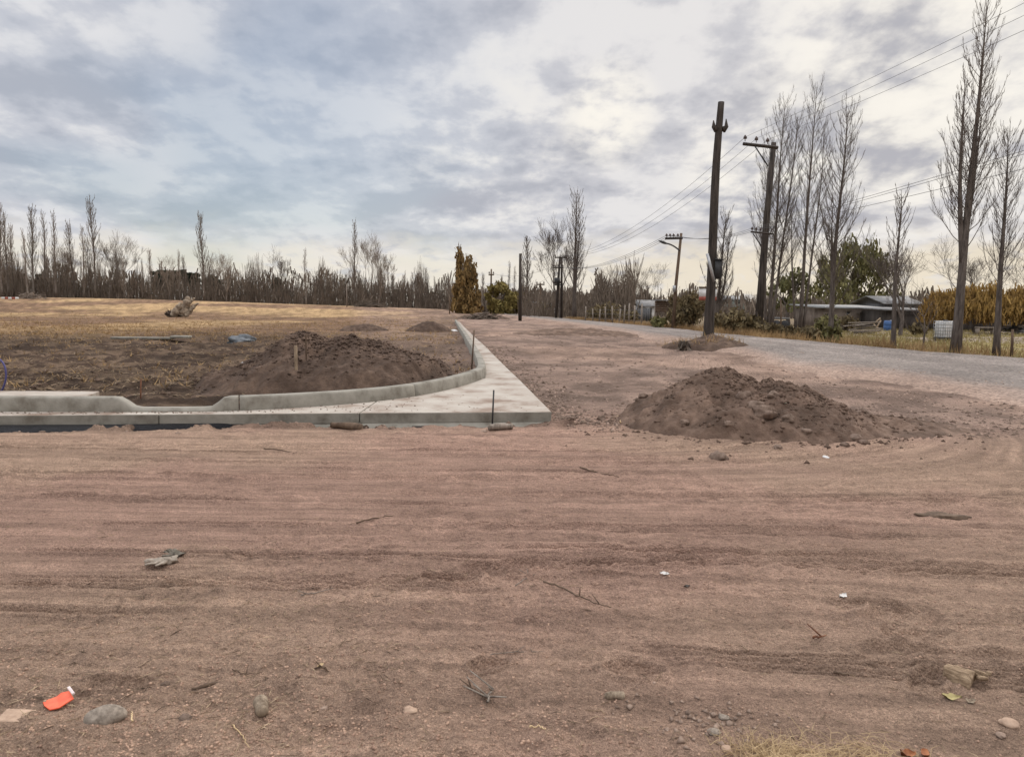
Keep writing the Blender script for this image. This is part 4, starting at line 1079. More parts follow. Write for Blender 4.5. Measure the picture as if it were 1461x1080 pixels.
# right of the gold clump and behind the road
for px, ty, kd, lab in [(688, 392, 'poplar', 'grey poplar right of the golden clump'), (696, 405, 'slim', 'low grey poplar beside the far utility pole'), (726, 374, 'slim', 'thin grey poplar above the olive tree'), (734, 380, 'slim', 'second thin grey poplar above the olive tree'),
                         (716, 395, 'poplar', 'small grey poplar behind the olive tree'), (745, 372, 'slim', 'thin grey poplar left of the slim one by the dark pole')]:
    far_tree(px, ty, 170, kd, lab, 'grey poplars beyond the road end', wid=1.3)
for px, ty, kd, lab in [(857, 384, 'slim', 'thin bare poplar above the brown thicket'), (868, 372, 'broad', 'open bare tree above the brown thicket'), (879, 390, 'poplar', 'dark pointed tree right of the brown thicket'), (899, 385, 'broad', 'faint bare sapling over the white shed'),
                         (919, 372, 'broad', 'tall faint bare sapling over the white shed'), (908, 412, 'slim', 'small dark spire left of the billboard'), (912, 406, 'slim', 'dark spire rising behind the white shed'), (923, 414, 'poplar', 'little dark cone tree behind the billboard'), (938, 408, 'slim', 'dark spire left of the street lamp'), (943, 412, 'poplar', 'dark cone tree right beside the street lamp')]:
    far_tree(px, ty, 125, kd, lab, 'trees behind the sheds', wid=1.1)
for i in range(46):
    px = 690 + 780 * (i + rng.random()) / 46
    far_tree(px, rng.uniform(413, 428), rng.uniform(190, 230), rng.choice(['slim', 'poplar', 'broad']), 'small grey tree of the low far line behind the houses', 'far line of trees on the right', wid=rng.uniform(1.3, 2.2))

# dark pines in the band
def pine_mesh(seed):
    rd = random.Random(seed); L = MB(); T = MB(); T.tube([(0, 0, 0), (0.1, 0, 5), (0, .1, 9.5)], [.25, .2, .06], 5)
    for i in range(26):
        a = rd.uniform(0, 6.28); r_ = rd.uniform(.2, 2.1); z = rd.uniform(5, 10.4); leaf_cloud(L, rd, (r_ * math.cos(a), r_ * math.sin(a), z - r_ * .35), 1.0, 1.0, .5, 70, .5, .1)
    return T.mesh('trunk'), L.mesh('crown')
PM = [pine_mesh(s) for s in (1, 2, 3)]
for t, c in PM: t.materials.append(M['far_bark']); c.materials.append(M['pine'])
for i, (px, ty) in enumerate([(226, 386), (234, 384), (247, 386), (262, 385), (276, 388), (300, 392), (306, 394), (312, 398), (20, 392), (35, 395), (60, 390), (92, 393), (75, 396), (355, 402), (395, 398), (397, 396), (566, 412), (610, 418), (618, 416)]):
    Y = 205 + i % 5 * 3; x = at(px, 440, Y).x; z = hz(x, Y); s = (at(px, ty, Y).z - z) / 10.6
    e = empty('pine_tree', (x, Y, z), 'dark rounded pine in the tree band beyond the field', 'tree', 'dark pines beyond the field', rng.uniform(0, 6))
    for nm, me in zip(('trunk', 'crown'), PM[i % 3]):
        o = bpy.data.objects.new(nm, me); COL.objects.link(o); o.parent = e; o.scale = (s * .95, s * .95, s)

# undergrowth of the far wood: one mass
def undergrowth(name, n, px0, px1, Y0, Y1, top, mt, seed, leafn, lsz=.5):
    rs_ = np.random.RandomState(seed); mb = MB()
    for i in range(n):
        px = px0 + (px1 - px0) * rs_.rand(); Y = Y0 + (Y1 - Y0) * rs_.rand(); x = at(px, 440, Y).x; z = hz(x, Y); h = top * (.45 + .55 * rs_.rand()) * (.45 + 1.0 * float(vn(np.array([px * .07]), np.array([1.]), 3)[0]))
        mb.tube([(x, Y, z - .1), (x + rs_.randn() * .25, Y, z + h * .5), (x + rs_.randn() * .5, Y, z + h)], [.05, .045, .02], 3, False)
    px = px0 + (px1 - px0) * rs_.rand(leafn); Y = Y0 + (Y1 - Y0) * rs_.rand(leafn); P = np.array([at(a, 440, b_) for a, b_ in zip(px, Y)]); X = P[:, 0]
    hh = top * .72 * rs_.rand(leafn) ** 1.25 * (.55 + .9 * vn(px * .06, Y * 0 + 2, 8)); f_ = np.full(leafn, 50.)
    Zb = np.array([hz(a, b_) for a, b_ in zip(X[::20], Y[::20])]).repeat(20)[:leafn] if leafn >= 20 else np.zeros(leafn)
    Zb = base_h(X, Y, inside_field(X, Y))
    C_ = np.stack([X, Y, Zb + hh], 1); a = rs_.rand(leafn) * 6.283; s = lsz * (.5 + rs_.rand(leafn))
    mb.cards(C_, np.stack([np.cos(a), np.sin(a), rs_.randn(leafn) * .3], 1) * s[:, None] * .22, np.stack([rs_.randn(leafn) * .2, rs_.randn(leafn) * .2, np.ones(leafn)], 1) * s[:, None] * 1.5)
    return tag(mb.build(name, M[mt]), kind='stuff')
undergrowth('undergrowth', 5200, -60, 652, 181, 215, 9.5, 'brush', 1, 5200, .5)
undergrowth('undergrowth', 500, 640, 830, 150, 185, 5.0, 'brush', 2, 3600, .5)
undergrowth('undergrowth', 900, 825, 1480, 120, 190, 5.5, 'brush', 3, 7000, .5)
undergrowth('undergrowth', 420, 848, 905, 74, 96, 5.2, 'brush', 4, 1600, .2)
undergrowth('undergrowth', 240, 740, 850, 95, 125, 4.2, 'brush', 5, 1500, .25)


# shrubs along the verge
def shrub_mesh(seed, h, w, nl, leaf=.11):
    rd = random.Random(seed); S = MB(); L = MB()
    for i in range(34):
        a = rd.uniform(0, 6.28); P = branch_path((rd.uniform(-.2, .2) * w, rd.uniform(-.2, .2) * w, -.05), a, h * rd.uniform(.6, 1.05), rd.uniform(.1, .7), rd.uniform(.1, .9), rd, 6, .12); S.tube(P, np.linspace(.014, .005, 6), 3, False)
        for _ in range(5):
            j = rd.randint(1, 5); D = branch_path(P[j], rd.uniform(0, 6.28), h * rd.uniform(.1, .3), rd.uniform(.3, 1.1), .4, rd, 3); S.tube(D, [.006, .005, .003], 3, False)
        leaf_cloud(L, rd, P[-2], w * .25, w * .25, h * .18, nl // 68, leaf, .2); leaf_cloud(L, rd, P[3], w * .3, w * .3, h * .2, nl // 68, leaf, .2)
    return S, L
def shrub(px, py, wpx, hpx, label, seed, leafm, nl=900, g='shrubs along the road verge'):
    b = gp(px, py); w = wpx / F * b.y / 2; h = hpx / F * b.y; S, L = shrub_mesh(seed, h, w, nl); e = empty('shrub', b, label, 'shrub', g); S.build('stems', M['twig'], e); L.build('foliage', M[leafm], e)
shrub(985, 471, 50, 62, 'tall tangled brown shrub between the street lamp and the thick old pole', 71, 'shrub_leaf', 2200)
shrub(965, 471, 36, 40, 'dark green brown shrub at the foot of the street lamp pole', 72, 'shrub_leaf', 900)
shrub(938, 470, 36, 22, 'low dark shrub below the brown board shelter', 73, 'olive_green', 350)
shrub(1045, 478, 50, 42, 'brown weedy shrub just right of the thick old pole', 74, 'shrub_leaf', 1300)
shrub(1068, 478, 44, 34, 'low brown shrub left of the leaning power pole', 75, 'shrub_leaf', 1100)
shrub(1100, 482, 44, 24, 'dry weeds at the foot of the leaning power pole', 76, 'shrub_leaf', 800)
shrub(1125, 485, 50, 22, 'dry weeds under the several-stemmed poplar', 77, 'shrub_leaf', 800)
shrub(1156, 488, 46, 24, 'dry weeds between the several-stemmed poplar and the weedy one', 78, 'shrub_leaf', 800)
shrub(1186, 491, 26, 30, 'green weeds climbing the base of a poplar', 79, 'olive_green', 350)
shrub(1208, 474, 40, 26, 'brown bushy weeds in front of the low brown house', 83, 'shrub_leaf', 700)
shrub(1176, 476, 34, 30, 'olive brown bush at the left corner of the low brown house', 84, 'olive_green', 600)
shrub(1310, 478, 40, 20, 'grey brown weeds in front of the dark open shed', 85, 'shrub_leaf', 500)
shrub(1025, 474, 40, 30, 'brown shrub directly behind the thick old pole', 80, 'shrub_leaf', 800)
shrub(975, 501, 12, 18, 'small reddish dry weed left of the thick old pole', 81, 'far_twig', 70)
for i, (px, py, w, h, lab) in enumerate([(866, 461, 60, 34, 'grey brown thicket bush right of the tall bend poplar'), (850, 459, 44, 26, 'low grey bush beside the tall bend poplar'), (775, 452, 40, 24, 'brown bush left of the transformer poles'), (760, 450, 30, 20, 'low brown bush right of the short dark pole'), (900, 463, 40, 26, 'thorny grey bush before the plank fence')]):
    shrub(px, py, w, h, lab, 90 + i, 'shrub_leaf', 500, 'bushes by the bend')


# ------------------------------------------------------------------ poles
def path_px(pts, Y):
    return [at(px, py, Y) for px, py in pts]


def build_old_pole():
    Y = pb.y; P = path_px([(1010, 499), (1011, 470), (1014, 420), (1017, 350), (1019, 290), (1022, 230), (1026, 180), (1029, 146)], Y); b = Vector((P[0].x, Y, hz(P[0].x, Y)))
    e = empty('utility_pole', b, 'thick dark old wooden pole without crossarms, standing on a weedy mound', 'pole', 'poles along the road')
    s = Y / F; P = [p - b for p in P]; mb = MB(); rad = np.array([8.2, 6.9, 6.3, 6.0, 5.9, 5.5, 4.9, 4.3]) * s
    PP = smooth_path([tuple(p) for p in P], 26, 2); rr = np.interp(np.linspace(0, 1, 26), np.linspace(0, 1, 8), rad); mb.tube(PP, rr, 14); mb.build('shaft', M['pole'], e, smooth=True)
    top = P[-2]
    for sx in (-1, 1):
        m_ = MB(); a = np.array(at(1027 + 4 * sx, 186, Y) - b); m_.tube([a, a + np.array([sx * 5 * s, 0, 5 * s]), np.array(at(1027 + 9 * sx, 170 + (2 if sx < 0 else 0), Y) - b)], [5 * s, 3 * s, .6 * s], 7); m_.build('broken_stub', M['pole'], e)
    m_ = MB(); a = np.array(at(1009, 362, Y - .4) - b); c = np.array(at(1019, 402, Y - .4) - b); m_.tube([a, c], [.05, .05], 8); m_.build('conduit', M['steel'], e)
    m_ = MB(); c = at(1023, 385, Y) - b; m_.box((c.x, -.05, c.z), (9 * s, .3, 26 * s)); m_.box((c.x, -.05, c.z + 13 * s + .02), (11 * s, .36, .04)); m_.build('meter_box', M['dark_metal'], e)
    return e
build_old_pole()
# red and white board behind it
Y = pb.y + 3; c = at(1010, 418, Y); b = Vector((c.x, Y, hz(c.x, Y))); e = empty('notice_board', b, 'weathered white and red board partly hidden behind the thick old pole', 'sign')
s = Y / F; m_ = MB(); m_.box((0, 0, c.z - b.z), (25 * s, .05, 12 * s)); m_.build('board', M['white'], e)
m_ = MB(); m_.box((0, -.006, c.z - b.z - 8 * s), (24.6 * s, .055, 5 * s)); m_.build('red_band', M['red'], e)
m_ = MB(); m_.box((0, -.01, c.z - b.z + 7.4 * s), (25.4 * s, .08, 2.4 * s)); m_.build('top_rail', M['brown_wood'], e)
for sx in (2,):
    m_ = MB(); m_.box((sx * s, .06, (c.z - b.z) / 2), (.08, .08, c.z - b.z + .4)); m_.build('post', M['brown_wood'], e)


def insulator(e, p, sc_):
    m_ = MB(); p = np.array(p); m_.tube([p, p + [0, 0, .12 * sc_], p + [0, 0, .13 * sc_], p + [0, 0, .20 * sc_], p + [0, 0, .28 * sc_], p + [0, 0, .33 * sc_]], np.array([.02, .02, .09, .10, .06, .03]) * sc_, 8); m_.build('insulator', M['porcelain'], e)


WD = Vector((-.115, 1, 0)).normalized()
def build_power_pole():
    b = gp(1082, 476); Y = b.y; s = Y / F
    e = empty('utility_pole', b, 'dark wooden power pole leaning right with a long crossarm and a shorter lower one', 'pole', 'poles along the road')
    P = [p - b for p in path_px([(1081, 478), (1087, 400), (1094, 310), (1104, 204)], Y)]; m_ = MB(); m_.tube([tuple(p) for p in P], np.array([6.0, 5.2, 4.6, 3.6]) * s, 12); m_.build('shaft', M['pole'], e, smooth=True)
    tops = []
    A0 = at(1060, 205.5, Y - .35) - b; A1 = at(1110, 211, Y - .35) - b; d = A1 - A0; m_ = MB(); m_.tube([tuple(A0), tuple(A1)], 2.3 * s, 4); m_.build('crossarm', M['pole'], e)
    for px, py in ((1063, 202), (1079, 204), (1095, 206)):
        q = at(px, py, Y - .35) - b; insulator(e, q, 1.0 * s * 26); tops.append(b + q + Vector((0, 0, .22)))
    m_ = MB(); m_.tube([tuple(at(1077, 209, Y - .4) - b), tuple(at(1096, 238, Y - .4) - b)], 1.0 * s, 5); m_.build('brace', M['dark_metal'], e)
    low = []
    m_ = MB(); m_.tube([tuple(at(1071, 331, Y - .4) - b), tuple(at(1104, 334, Y - .4) - b)], 1.2 * s, 4); m_.build('crossarm', M['pole'], e)
    for px, py in ((1073, 330), (1079, 330.5), (1085, 331)):
        q = at(px, py, Y - .4) - b; insulator(e, q, .7 * s * 26); low.append(b + q + Vector((0, 0, .15)))
    m_ = MB(); m_.tube([tuple(at(1074, 333, Y - .45) - b), tuple(at(1086, 351, Y - .45) - b)], .8 * s, 5); m_.build('brace', M['dark_metal'], e)
    return tops, low
TOPS, LOW = build_power_pole()


def build_lamp():
    b = gp(960, 471.5); Y = b.y; s = Y / F
    e = empty('street_lamp', b, 'wooden pole with a curved street lamp arm pointing left and a small crossarm', 'street lamp')
    m_ = MB(); m_.tube([tuple(at(960, 473, Y) - b), tuple(at(964, 410, Y) - b), tuple(at(972, 333, Y) - b)], np.array([2.7, 2.3, 1.8]) * s, 10); m_.build('shaft', M['brown_wood'], e, smooth=True)
    m_ = MB(); m_.tube([tuple(at(949, 340.5, Y - .3) - b), tuple(at(974, 340, Y - .3) - b)], 1.6 * s, 4); m_.build('crossarm', M['pole'], e)
    att = []
    for px in (951, 956, 961, 967):
        q = at(px, 339.5, Y - .3) - b; insulator(e, q, .75 * s * 24); att.append(b + q + Vector((0, 0, .15)))
    m_ = MB(); m_.tube(smooth_path([tuple(at(a, c, Y - .2) - b) for a, c in [(970, 358), (964, 353), (957, 349), (949, 347)]], 10), 1.1 * s, 6); m_.build('lamp_arm', M['dark_metal'], e)
    m_ = MB(); q = at(945, 345.5, Y - .2) - b; V = smooth_path([tuple(at(952, 348, Y - .2) - b), tuple(at(946, 346, Y - .2) - b), tuple(at(939.5, 343.5, Y - .2) - b)], 7); m_.tube(V, np.array([.8, 1.5, 1.9, 1.9, 1.7, 1.2, .5]) * s, 8); m_.build('lamp_head', M['dark_metal'], e)
    m_ = MB(); m_.box(tuple(at(962, 412, Y - .15) - b), (4 * s, .12, 9 * s)); m_.build('meter_box', M['steel'], e)
    return att
LAMP = build_lamp()


def plain_pole(px, py, tpx, tpy, wpx, label, arms=(), Y=None, mt='pole', extra=None):
    if Y: x = at(px, py, Y).x; b = Vector((x, Y, hz(x, Y)))
    else: b = gp(px, py)
    Y = b.y; s = Y / F; e = empty('utility_pole', b, label, 'pole', 'poles along the road')
    m_ = MB(); t = at(tpx, tpy, Y) - b; m_.tube([(0, 0, -.1), tuple(t * .5), tuple(t)], np.array([wpx * .55, wpx * .5, wpx * .4]) * s, 8); m_.build('shaft', M[mt], e, smooth=True)
    res = []
    for (x0, x1, yy, ins) in arms:
        m_ = MB(); m_.tube([tuple(at(x0, yy, Y - .3) - b), tuple(at(x1, yy, Y - .3) - b)], 1.0 * s, 4); m_.build('crossarm', M[mt], e)
        for k_ in range(ins):
            q = at(x0 + 1 + (x1 - x0 - 2) * k_ / max(1, ins - 1), yy - .5, Y - .3) - b; insulator(e, q, .8 * s * 14); res.append(b + q + Vector((0, 0, .15)))
    return e, res, b
pe, TR, trb = plain_pole(793, 455.5, 799, 366, 3.6, 'leaning transformer pole with two crossarms at the road bend', [(791, 809, 367.5, 3), (789, 804, 382, 3)])
m_ = MB(); q = at(795, 401, trb.y - .6) - trb; s = trb.y / F; m_.tube([(q.x, q.y, q.z - 4.5 * s), (q.x, q.y, q.z + 4.5 * s)], 4.2 * s, 12); m_.box((q.x + 2 * s, q.y + .3, q.z - 5.5 * s), (11 * s, .5, 1.6 * s)); m_.build('transformer', M['dark_metal'], pe)
plain_pole(801, 455.5, 801.5, 367, 3.4, 'straight second pole standing beside the leaning transformer pole', [], mt='pole')
plain_pole(742, 458, 742.5, 362, 4.6, 'short dark bare pole without arms by the road', [])
e, FAR1, _ = plain_pole(700, 451, 701, 384, 2.6, 'thin distant utility pole left of the road end', [(697, 705, 392, 2)], Y=132, mt='brown_wood')
e, FAR2, _ = plain_pole(771, 452, 771, 404, 2.6, 'brown T shaped pole between the dark pole and the transformer poles', [(765, 777, 406, 2)], Y=112, mt='brown_wood')
plain_pole(687, 450, 687, 410, 2.4, 'pale concrete post beside the golden clump', [], Y=125, mt='grey_wood')
plain_pole(641.5, 449, 641.5, 424, 1.6, 'thin dark post before the golden clump', [], Y=110, mt='brown_wood')
plain_pole(495, 447, 494.5, 405, 1.4, 'thin grey pole standing in front of the far band', [], Y=150, mt='grey_wood')


def wire(a, b, sag, label, r=.007, n=26):
    a = Vector(a); b = Vector(b); P = [tuple((a.lerp(b, i / (n - 1)) - a) + Vector((0, 0, -sag * 4 * (i / (n - 1)) * (1 - i / (n - 1))))) for i in range(n)]
    m_ = MB(); m_.tube(P, r, 4, False); tag(m_.build('power_line', M['wire'], loc=a), label, 'wire', 'overhead power lines')
side = Vector((WD.y, -WD.x, 0))
names = ['topmost', 'middle', 'lowest']
right_exit = [(1446, 0), (1461, 10), (1461, 31)]
for i, a in enumerate(TOPS):
    # aim past the picture edge: the next pole stands outside on the right, level with this one
    ex = at(*right_exit[i], 23.0 - i * .4); d = (ex - a); b_ = a + d * 2.4; b_.z = a.z + d.z * 2.4 + .2
    wire(a, b_, .35, f'{names[i]} of three thin power lines running from the long crossarm to the upper right corner')
    wire(a, TR[i], 1.6, f'{names[i]} of three power lines from the long crossarm down to the transformer poles', .011)
for i, (a, exy) in enumerate(zip(LOW, [(1461, 203), (1461, 208), (1461, 229)])):
    ex = at(*exy, 22.0); d = ex - a; wire(a, a + d * 2.2, .25, f'{names[i]} of three lower power lines running right from the short lower crossarm', .008)
    wire(a, LAMP[i], .35, f'{names[i]} of three short power lines between lower crossarm and street lamp pole', .008)
for i in range(3): wire(LAMP[i], TR[3 + i], .9, f'{names[i]} of three lower power lines from the street lamp pole to the transformer poles', .011)
wire(FAR1[1], TR[3], .8, 'thin power line between the distant pole and the transformer poles', .014)
wire(FAR2[0], TR[4], .4, 'thin power line between the T shaped pole and the transformer poles', .014)


# ------------------------------------------------------------------ yard on the right: fences, sheds and things
def post(px, py, tpy, wpx, label, mt='brown_wood', lean=0):
    b = gp(px, py); s = b.y / F; t = at(px + lean, tpy, b.y) - b; m_ = MB(); m_.tube([(0, 0, -.1), tuple(t * .5 + Vector((.01, 0, 0))), tuple(t)], np.array([.55, .5, .45]) * wpx * s, 6)
    return tag(m_.build('fence_post', M[mt], loc=b, smooth=True), label, 'fence post', 'fence posts by the road'), b, b + t
_, pb1, pt1 = post(1443, 511, 470, 3.6, 'single grey brown fence post at the right edge of the yard', 'brown_wood', 1.5)
_, pb2, pt2 = post(1114, 478, 428, 2.2, 'thin leaning stick post between leaning pole and several-stemmed poplar')
m_ = MB()
far = gp(1560, 520)
for k_ in (.35, .62, .9):
    a = pb1.lerp(pt1, k_); c = far + Vector((0, 0, (pt1.z - pb1.z) * k_)); m_.tube([tuple(a - pb1), tuple((a + c) / 2 - pb1 + Vector((0, 0, -.04))), tuple(c - pb1)], .004, 3, False)
    c = gp(1421, 509) + Vector((0, 0, (pt1.z - pb1.z) * k_)); m_.tube([tuple(a - pb1), tuple(c - pb1)], .004, 3, False)
tag(m_.build('fence_wire', M['wire'], loc=pb1), 'thin wire strands strung from the single post at the right edge', 'wire')
# post and wire fence by the bend
b0 = gp(835, 459.5); e = empty('wire_fence', b0, 'wire fence on pale thin posts along the bend, before the plank fence', 'fence')
prev = None
for i, px in enumerate([835, 846, 855, 864, 874, 883, 890, 897, 905, 915]):
    q = gp(px, 459.5 + (px - 835) * .085); h_ = rng.uniform(1.2, 1.7); m_ = MB(); p_ = q - b0; m_.tube([tuple(p_), tuple(p_ + Vector((rng.uniform(-.1, .1), 0, h_)))], .06, 5); m_.build('post', M['grey_wood'], e)
    if prev:
        m_ = MB()
        for z in (.4, .8, 1.15): m_.tube([tuple(prev + Vector((0, 0, z))), tuple(p_ + Vector((0, 0, z)))], .012, 3, False)
        m_.build('strand', M['wire'], e)
    prev = p_


def box_px(px0, px1, py0, py1, Y, depth):
    """a box standing at depth Y whose front spans the picture rectangle: centre x, width, bottom, top"""
    a = at(px0, py1, Y); b_ = at(px1, py0, Y); return (a.x + b_.x) / 2, b_.x - a.x, a.z, b_.z


def planks(name, label, px0, px1, py0, Y, mt, cat='fence', jag=.15):
    x, w, _, top = box_px(px0, px1, py0, 460, Y, 0); z = hz(x, Y); e = empty(name, (x, Y, z), label, cat); m_ = MB(); n = int(w / .22); rd = random.Random(int(px0))
    for i in range(n): h_ = (top - z) * rd.uniform(1 - jag, 1); m_.box((-w / 2 + (i + .5) * w / n, rd.uniform(-.03, .03), h_ / 2), (w / n * .93, .03, h_))
    m_.build('boards', M[mt], e); m_ = MB(); m_.box((0, .06, (top - z) * .3), (w, .06, .1)); m_.box((0, .06, (top - z) * .75), (w, .06, .1)); m_.build('rails', M['brown_wood'], e)
planks('plank_fence', 'old grey upright plank fence left of the white shed', 870, 906, 439, 78, 'wall_grey')
planks('plank_fence', 'dark blue grey plank fence in front of the white shed', 905, 928, 440, 77, 'wall_grey')


def house(name, label, px0, px1, pyw, pyr, Y, dep, wallm, roofm, cat='house', gable=True, wins=(), dooor=None, over=.35, base_py=None):
    x, w, _, zt = box_px(px0, px1, pyw, 470, Y, dep); z = hz(x, Y) - .1; zr = at((px0 + px1) / 2, pyr, Y + dep / 2).z - z; hw = zt - z
    e = empty(name, (x, Y, z), label, cat); m_ = MB(); m_.box((0, dep / 2, hw / 2), (w, dep, hw)); m_.build('wall', M[wallm], e)
    m_ = MB(); W2 = w / 2 + over; D0, D1 = -over, dep + over; th = .08
    if gable:   # ridge parallel to the front
        for (ya, za, yb, zb) in ((D0, hw - .05, dep / 2, zr), (dep / 2, zr, D1, hw - .05)):
            V = [(-W2, ya, za), (W2, ya, za), (W2, yb, zb), (-W2, yb, zb)]; V2 = [(a, b_, c_ + th) for a, b_, c_ in V]; m_.add(V + V2, [(0, 3, 2, 1), (4, 5, 6, 7), (0, 1, 5, 4), (1, 2, 6, 5), (2, 3, 7, 6), (3, 0, 4, 7)])
        m_.build('roof', M[roofm], e)
        m_ = MB(); g_ = [(-w / 2 + .02, 0, hw), (-w / 2 + .02, dep, hw), (-w / 2 + .02, dep / 2, zr)]; m_.add(g_ + [(a + w - .04, b_, c_) for a, b_, c_ in g_], None, [(0, 1, 2), (3, 5, 4)]); m_.build('gable', M[wallm], e)
    else:
        V = [(-W2, D0, hw + .003), (W2, D0, hw + .003), (W2, D1, zr), (-W2, D1, zr)]; V2 = [(a, b_, c_ + th) for a, b_, c_ in V]; m_.add(V + V2, [(0, 3, 2, 1), (4, 5, 6, 7), (0, 1, 5, 4), (1, 2, 6, 5), (2, 3, 7, 6), (3, 0, 4, 7)]); m_.build('roof', M[roofm], e)
    for (a, b_, c_, d_) in wins:
        xx, ww, z0, z1 = box_px(a, b_, c_, d_, Y, 0); m_ = MB(); f_ = .07
        for cx_, cz_, sx_, sz_ in ((xx - x, z1 - z, ww + f_ * 2, f_), (xx - x, z0 - z, ww + f_ * 2, f_), (xx - x - ww / 2, (z0 + z1) / 2 - z, f_, z1 - z0 - f_), (xx - x + ww / 2, (z0 + z1) / 2 - z, f_, z1 - z0 - f_)): m_.box((cx_, -.03, cz_), (sx_, .1, sz_))
        fr = m_.build('window', M['grey_wood'], e); m_ = MB(); m_.box((xx - x, -.012, (z0 + z1) / 2 - z), (ww - f_, .04, z1 - z0 - f_)); m_.build('pane', M['glass'], fr)
    if dooor:
        xx, ww, z0, z1 = box_px(*dooor, Y, 0); m_ = MB(); m_.box((xx - x, -.015, (z1 - z) / 2), (ww, .06, z1 - z)); m_.build('door', M['wall_dark'], e)
    return e
house('farm_house', 'low brown mud house with a flat pale roof behind the green willow', 1168, 1262, 441, 436, 56, 5, 'wall_brown', 'roof_pale', gable=False, wins=[(1163 + 12, 1182, 447, 456), (1206, 1213, 444, 457)], dooor=(1226, 1234, 446, 468))
house('shed', 'dark open shed with a pale corrugated roof edge behind the young poplar', 1266, 1336, 444, 440, 52, 5, 'wall_dark', 'sheet', 'shed', gable=False, over=.4, dooor=(1290, 1312, 449, 470))
house('barn', 'grey gabled barn roof peeping up behind the dark open shed', 1262, 1312, 434, 424, 64, 6, 'wall_grey', 'sheet', 'barn', dooor=(1282, 1290, 440, 460))
house('hut', 'dark wooden hut under the yellow willows at the right edge', 1385, 1500, 453, 447, 50, 4, 'wall_dark', 'sheet', 'hut', gable=False, dooor=(1402, 1412, 456, 470), wins=[(1430, 1440, 457, 464)])
house('warehouse', 'long pale green hall with a light gabled roof in the far distance', 1030, 1066, 428, 422.5, 150, 14, 'wall_green', 'roof_pale', 'hall', wins=[(1036, 1040, 431, 433), (1052, 1056, 431, 433)])
house('white_shed', 'small white metal shed with a slanting roof behind the dark plank fence', 912, 936, 437, 429, 86, 5, 'white', 'sheet', 'shed', gable=True, dooor=(926, 930, 440, 452))
house('cottage', 'low cottage with a mossy dark roof left of the white shed', 880, 908, 434, 427, 92, 6, 'wall_grey', 'wall_brown', 'house', dooor=(890, 893, 438, 450))
house('cottage', 'small pale cottage far behind the transformer poles', 757, 772, 436, 431, 140, 6, 'white', 'roof_pale', 'house', dooor=(763, 766, 439, 446), wins=[(759, 761, 438, 441)])
house('cottage', 'tiny white hut glimpsed right of the transformer poles', 783, 800, 436, 433, 118, 5, 'white', 'sheet', 'house', dooor=(789, 791, 440, 448))
# brown board shelter
Y = gp(948, 470).y + 3; x, w, z0, z1 = box_px(935, 968, 430, 445, Y, 0); z = hz(x, Y); e = empty('board_shelter', (x, Y, z), 'dark brown board lean-to on two posts left of the street lamp', 'shelter')
m_ = MB(); n = 5
for i in range(n): m_.box((0, i * .012, z0 - z + (i + .5) * (z1 - z0) / n), (w, .04, (z1 - z0) / n * .95))
m_.build('boards', M['brown_wood'], e)
m_ = MB(); m_.box((0, .5, z1 - z + .06), (w * 1.1, 1.6, .06)); m_.build('roof', M['sheet'], e)
for sx in (-.47, .47):
    m_ = MB(); m_.box((sx * w, .13, (z1 - z) / 2), (.14, .14, z1 - z)); m_.build('post', M['grey_wood'], e)

# white caged tank
b = gp(1347, 486); Y = b.y; s = Y / F; e = empty('water_tank', b, 'white square tank in a metal cage on a pallet, left of the tallest poplar', 'tank'); w = 20 * s; h_ = 23 * s
b.z += 0
m_ = MB(); m_.box((0, 0, .14 + h_ / 2), (w * .94, w * .94, h_)); o = m_.build('tank', M['white'], e); bevel(o, .06, 3)
m_ = MB()
for i in range(6):
    u = -w / 2 + w * i / 5
    for (sx, sy) in ((1, 0), (0, 1)):
        for sg in (-1, 1):
            a = (u, sg * w / 2, .14) if sx else (sg * w / 2, u, .14); m_.tube([a, (a[0], a[1], .14 + h_)], .012, 4)
for i in range(6):
    z = .16 + (h_ - .02) * i / 5
    m_.tube([(-w / 2, -w / 2, z), (w / 2, -w / 2, z), (w / 2, w / 2, z), (-w / 2, w / 2, z), (-w / 2, -w / 2, z)], .012, 4)
m_.build('cage', M['steel'], e); m_ = MB()
for i in (-1, 0, 1): m_.box((i * w * .4, 0, .05), (.12, w, .1))
m_.box((0, 0, .12), (w, w, .03)); m_.build('pallet', M['wall_dark'], e); m_ = MB(); m_.tube([(0, 0, .14 + h_), (0, 0, .2 + h_)], .09, 12); m_.build('cap', M['dark_metal'], e)
e.rotation_euler.z = R(18)
# blue barrel
b = gp(1267, 486.5 - 14); s = b.y / F; e = empty('blue_barrel', b, 'blue plastic barrel standing by the dark open shed', 'barrel'); rr = 6.2 * s; h_ = 15 * s
m_ = MB(); m_.tube([(0, 0, 0), (0, 0, .06), (0, 0, h_ * .3), (0, 0, h_ * .34), (0, 0, h_ * .38), (0, 0, h_ * .66), (0, 0, h_ * .7), (0, 0, h_ * .74), (0, 0, h_ * .96), (0, 0, h_)], np.array([.9, .97, 1, 1.05, 1, 1, 1.05, 1, .97, .88]) * rr, 16); m_.build('drum', M['blue'], e, smooth=True); m_ = MB(); m_.tube([(rr * .5, 0, h_), (rr * .5, 0, h_ + .03)], .05, 8); m_.build('bung', M['white'], e)
# pile of boards and poles
b = gp(1232, 478); s = b.y / F; e = empty('board_pile', b, 'pile of old grey boards and poles leaning by the low brown house', 'wood pile'); rd = random.Random(4)
for i in range(9):
    m_ = MB(); L = rd.uniform(30, 52) * s; m_.box((rd.uniform(-6, 8) * s, rd.uniform(-.5, .5), .1 + .07 * i), (L, .2, .05), rd.uniform(-.2, .2), Matrix.Rotation(-rd.uniform(.02, .16), 3, 'Y')); m_.build('board', M['grey_wood'], e)
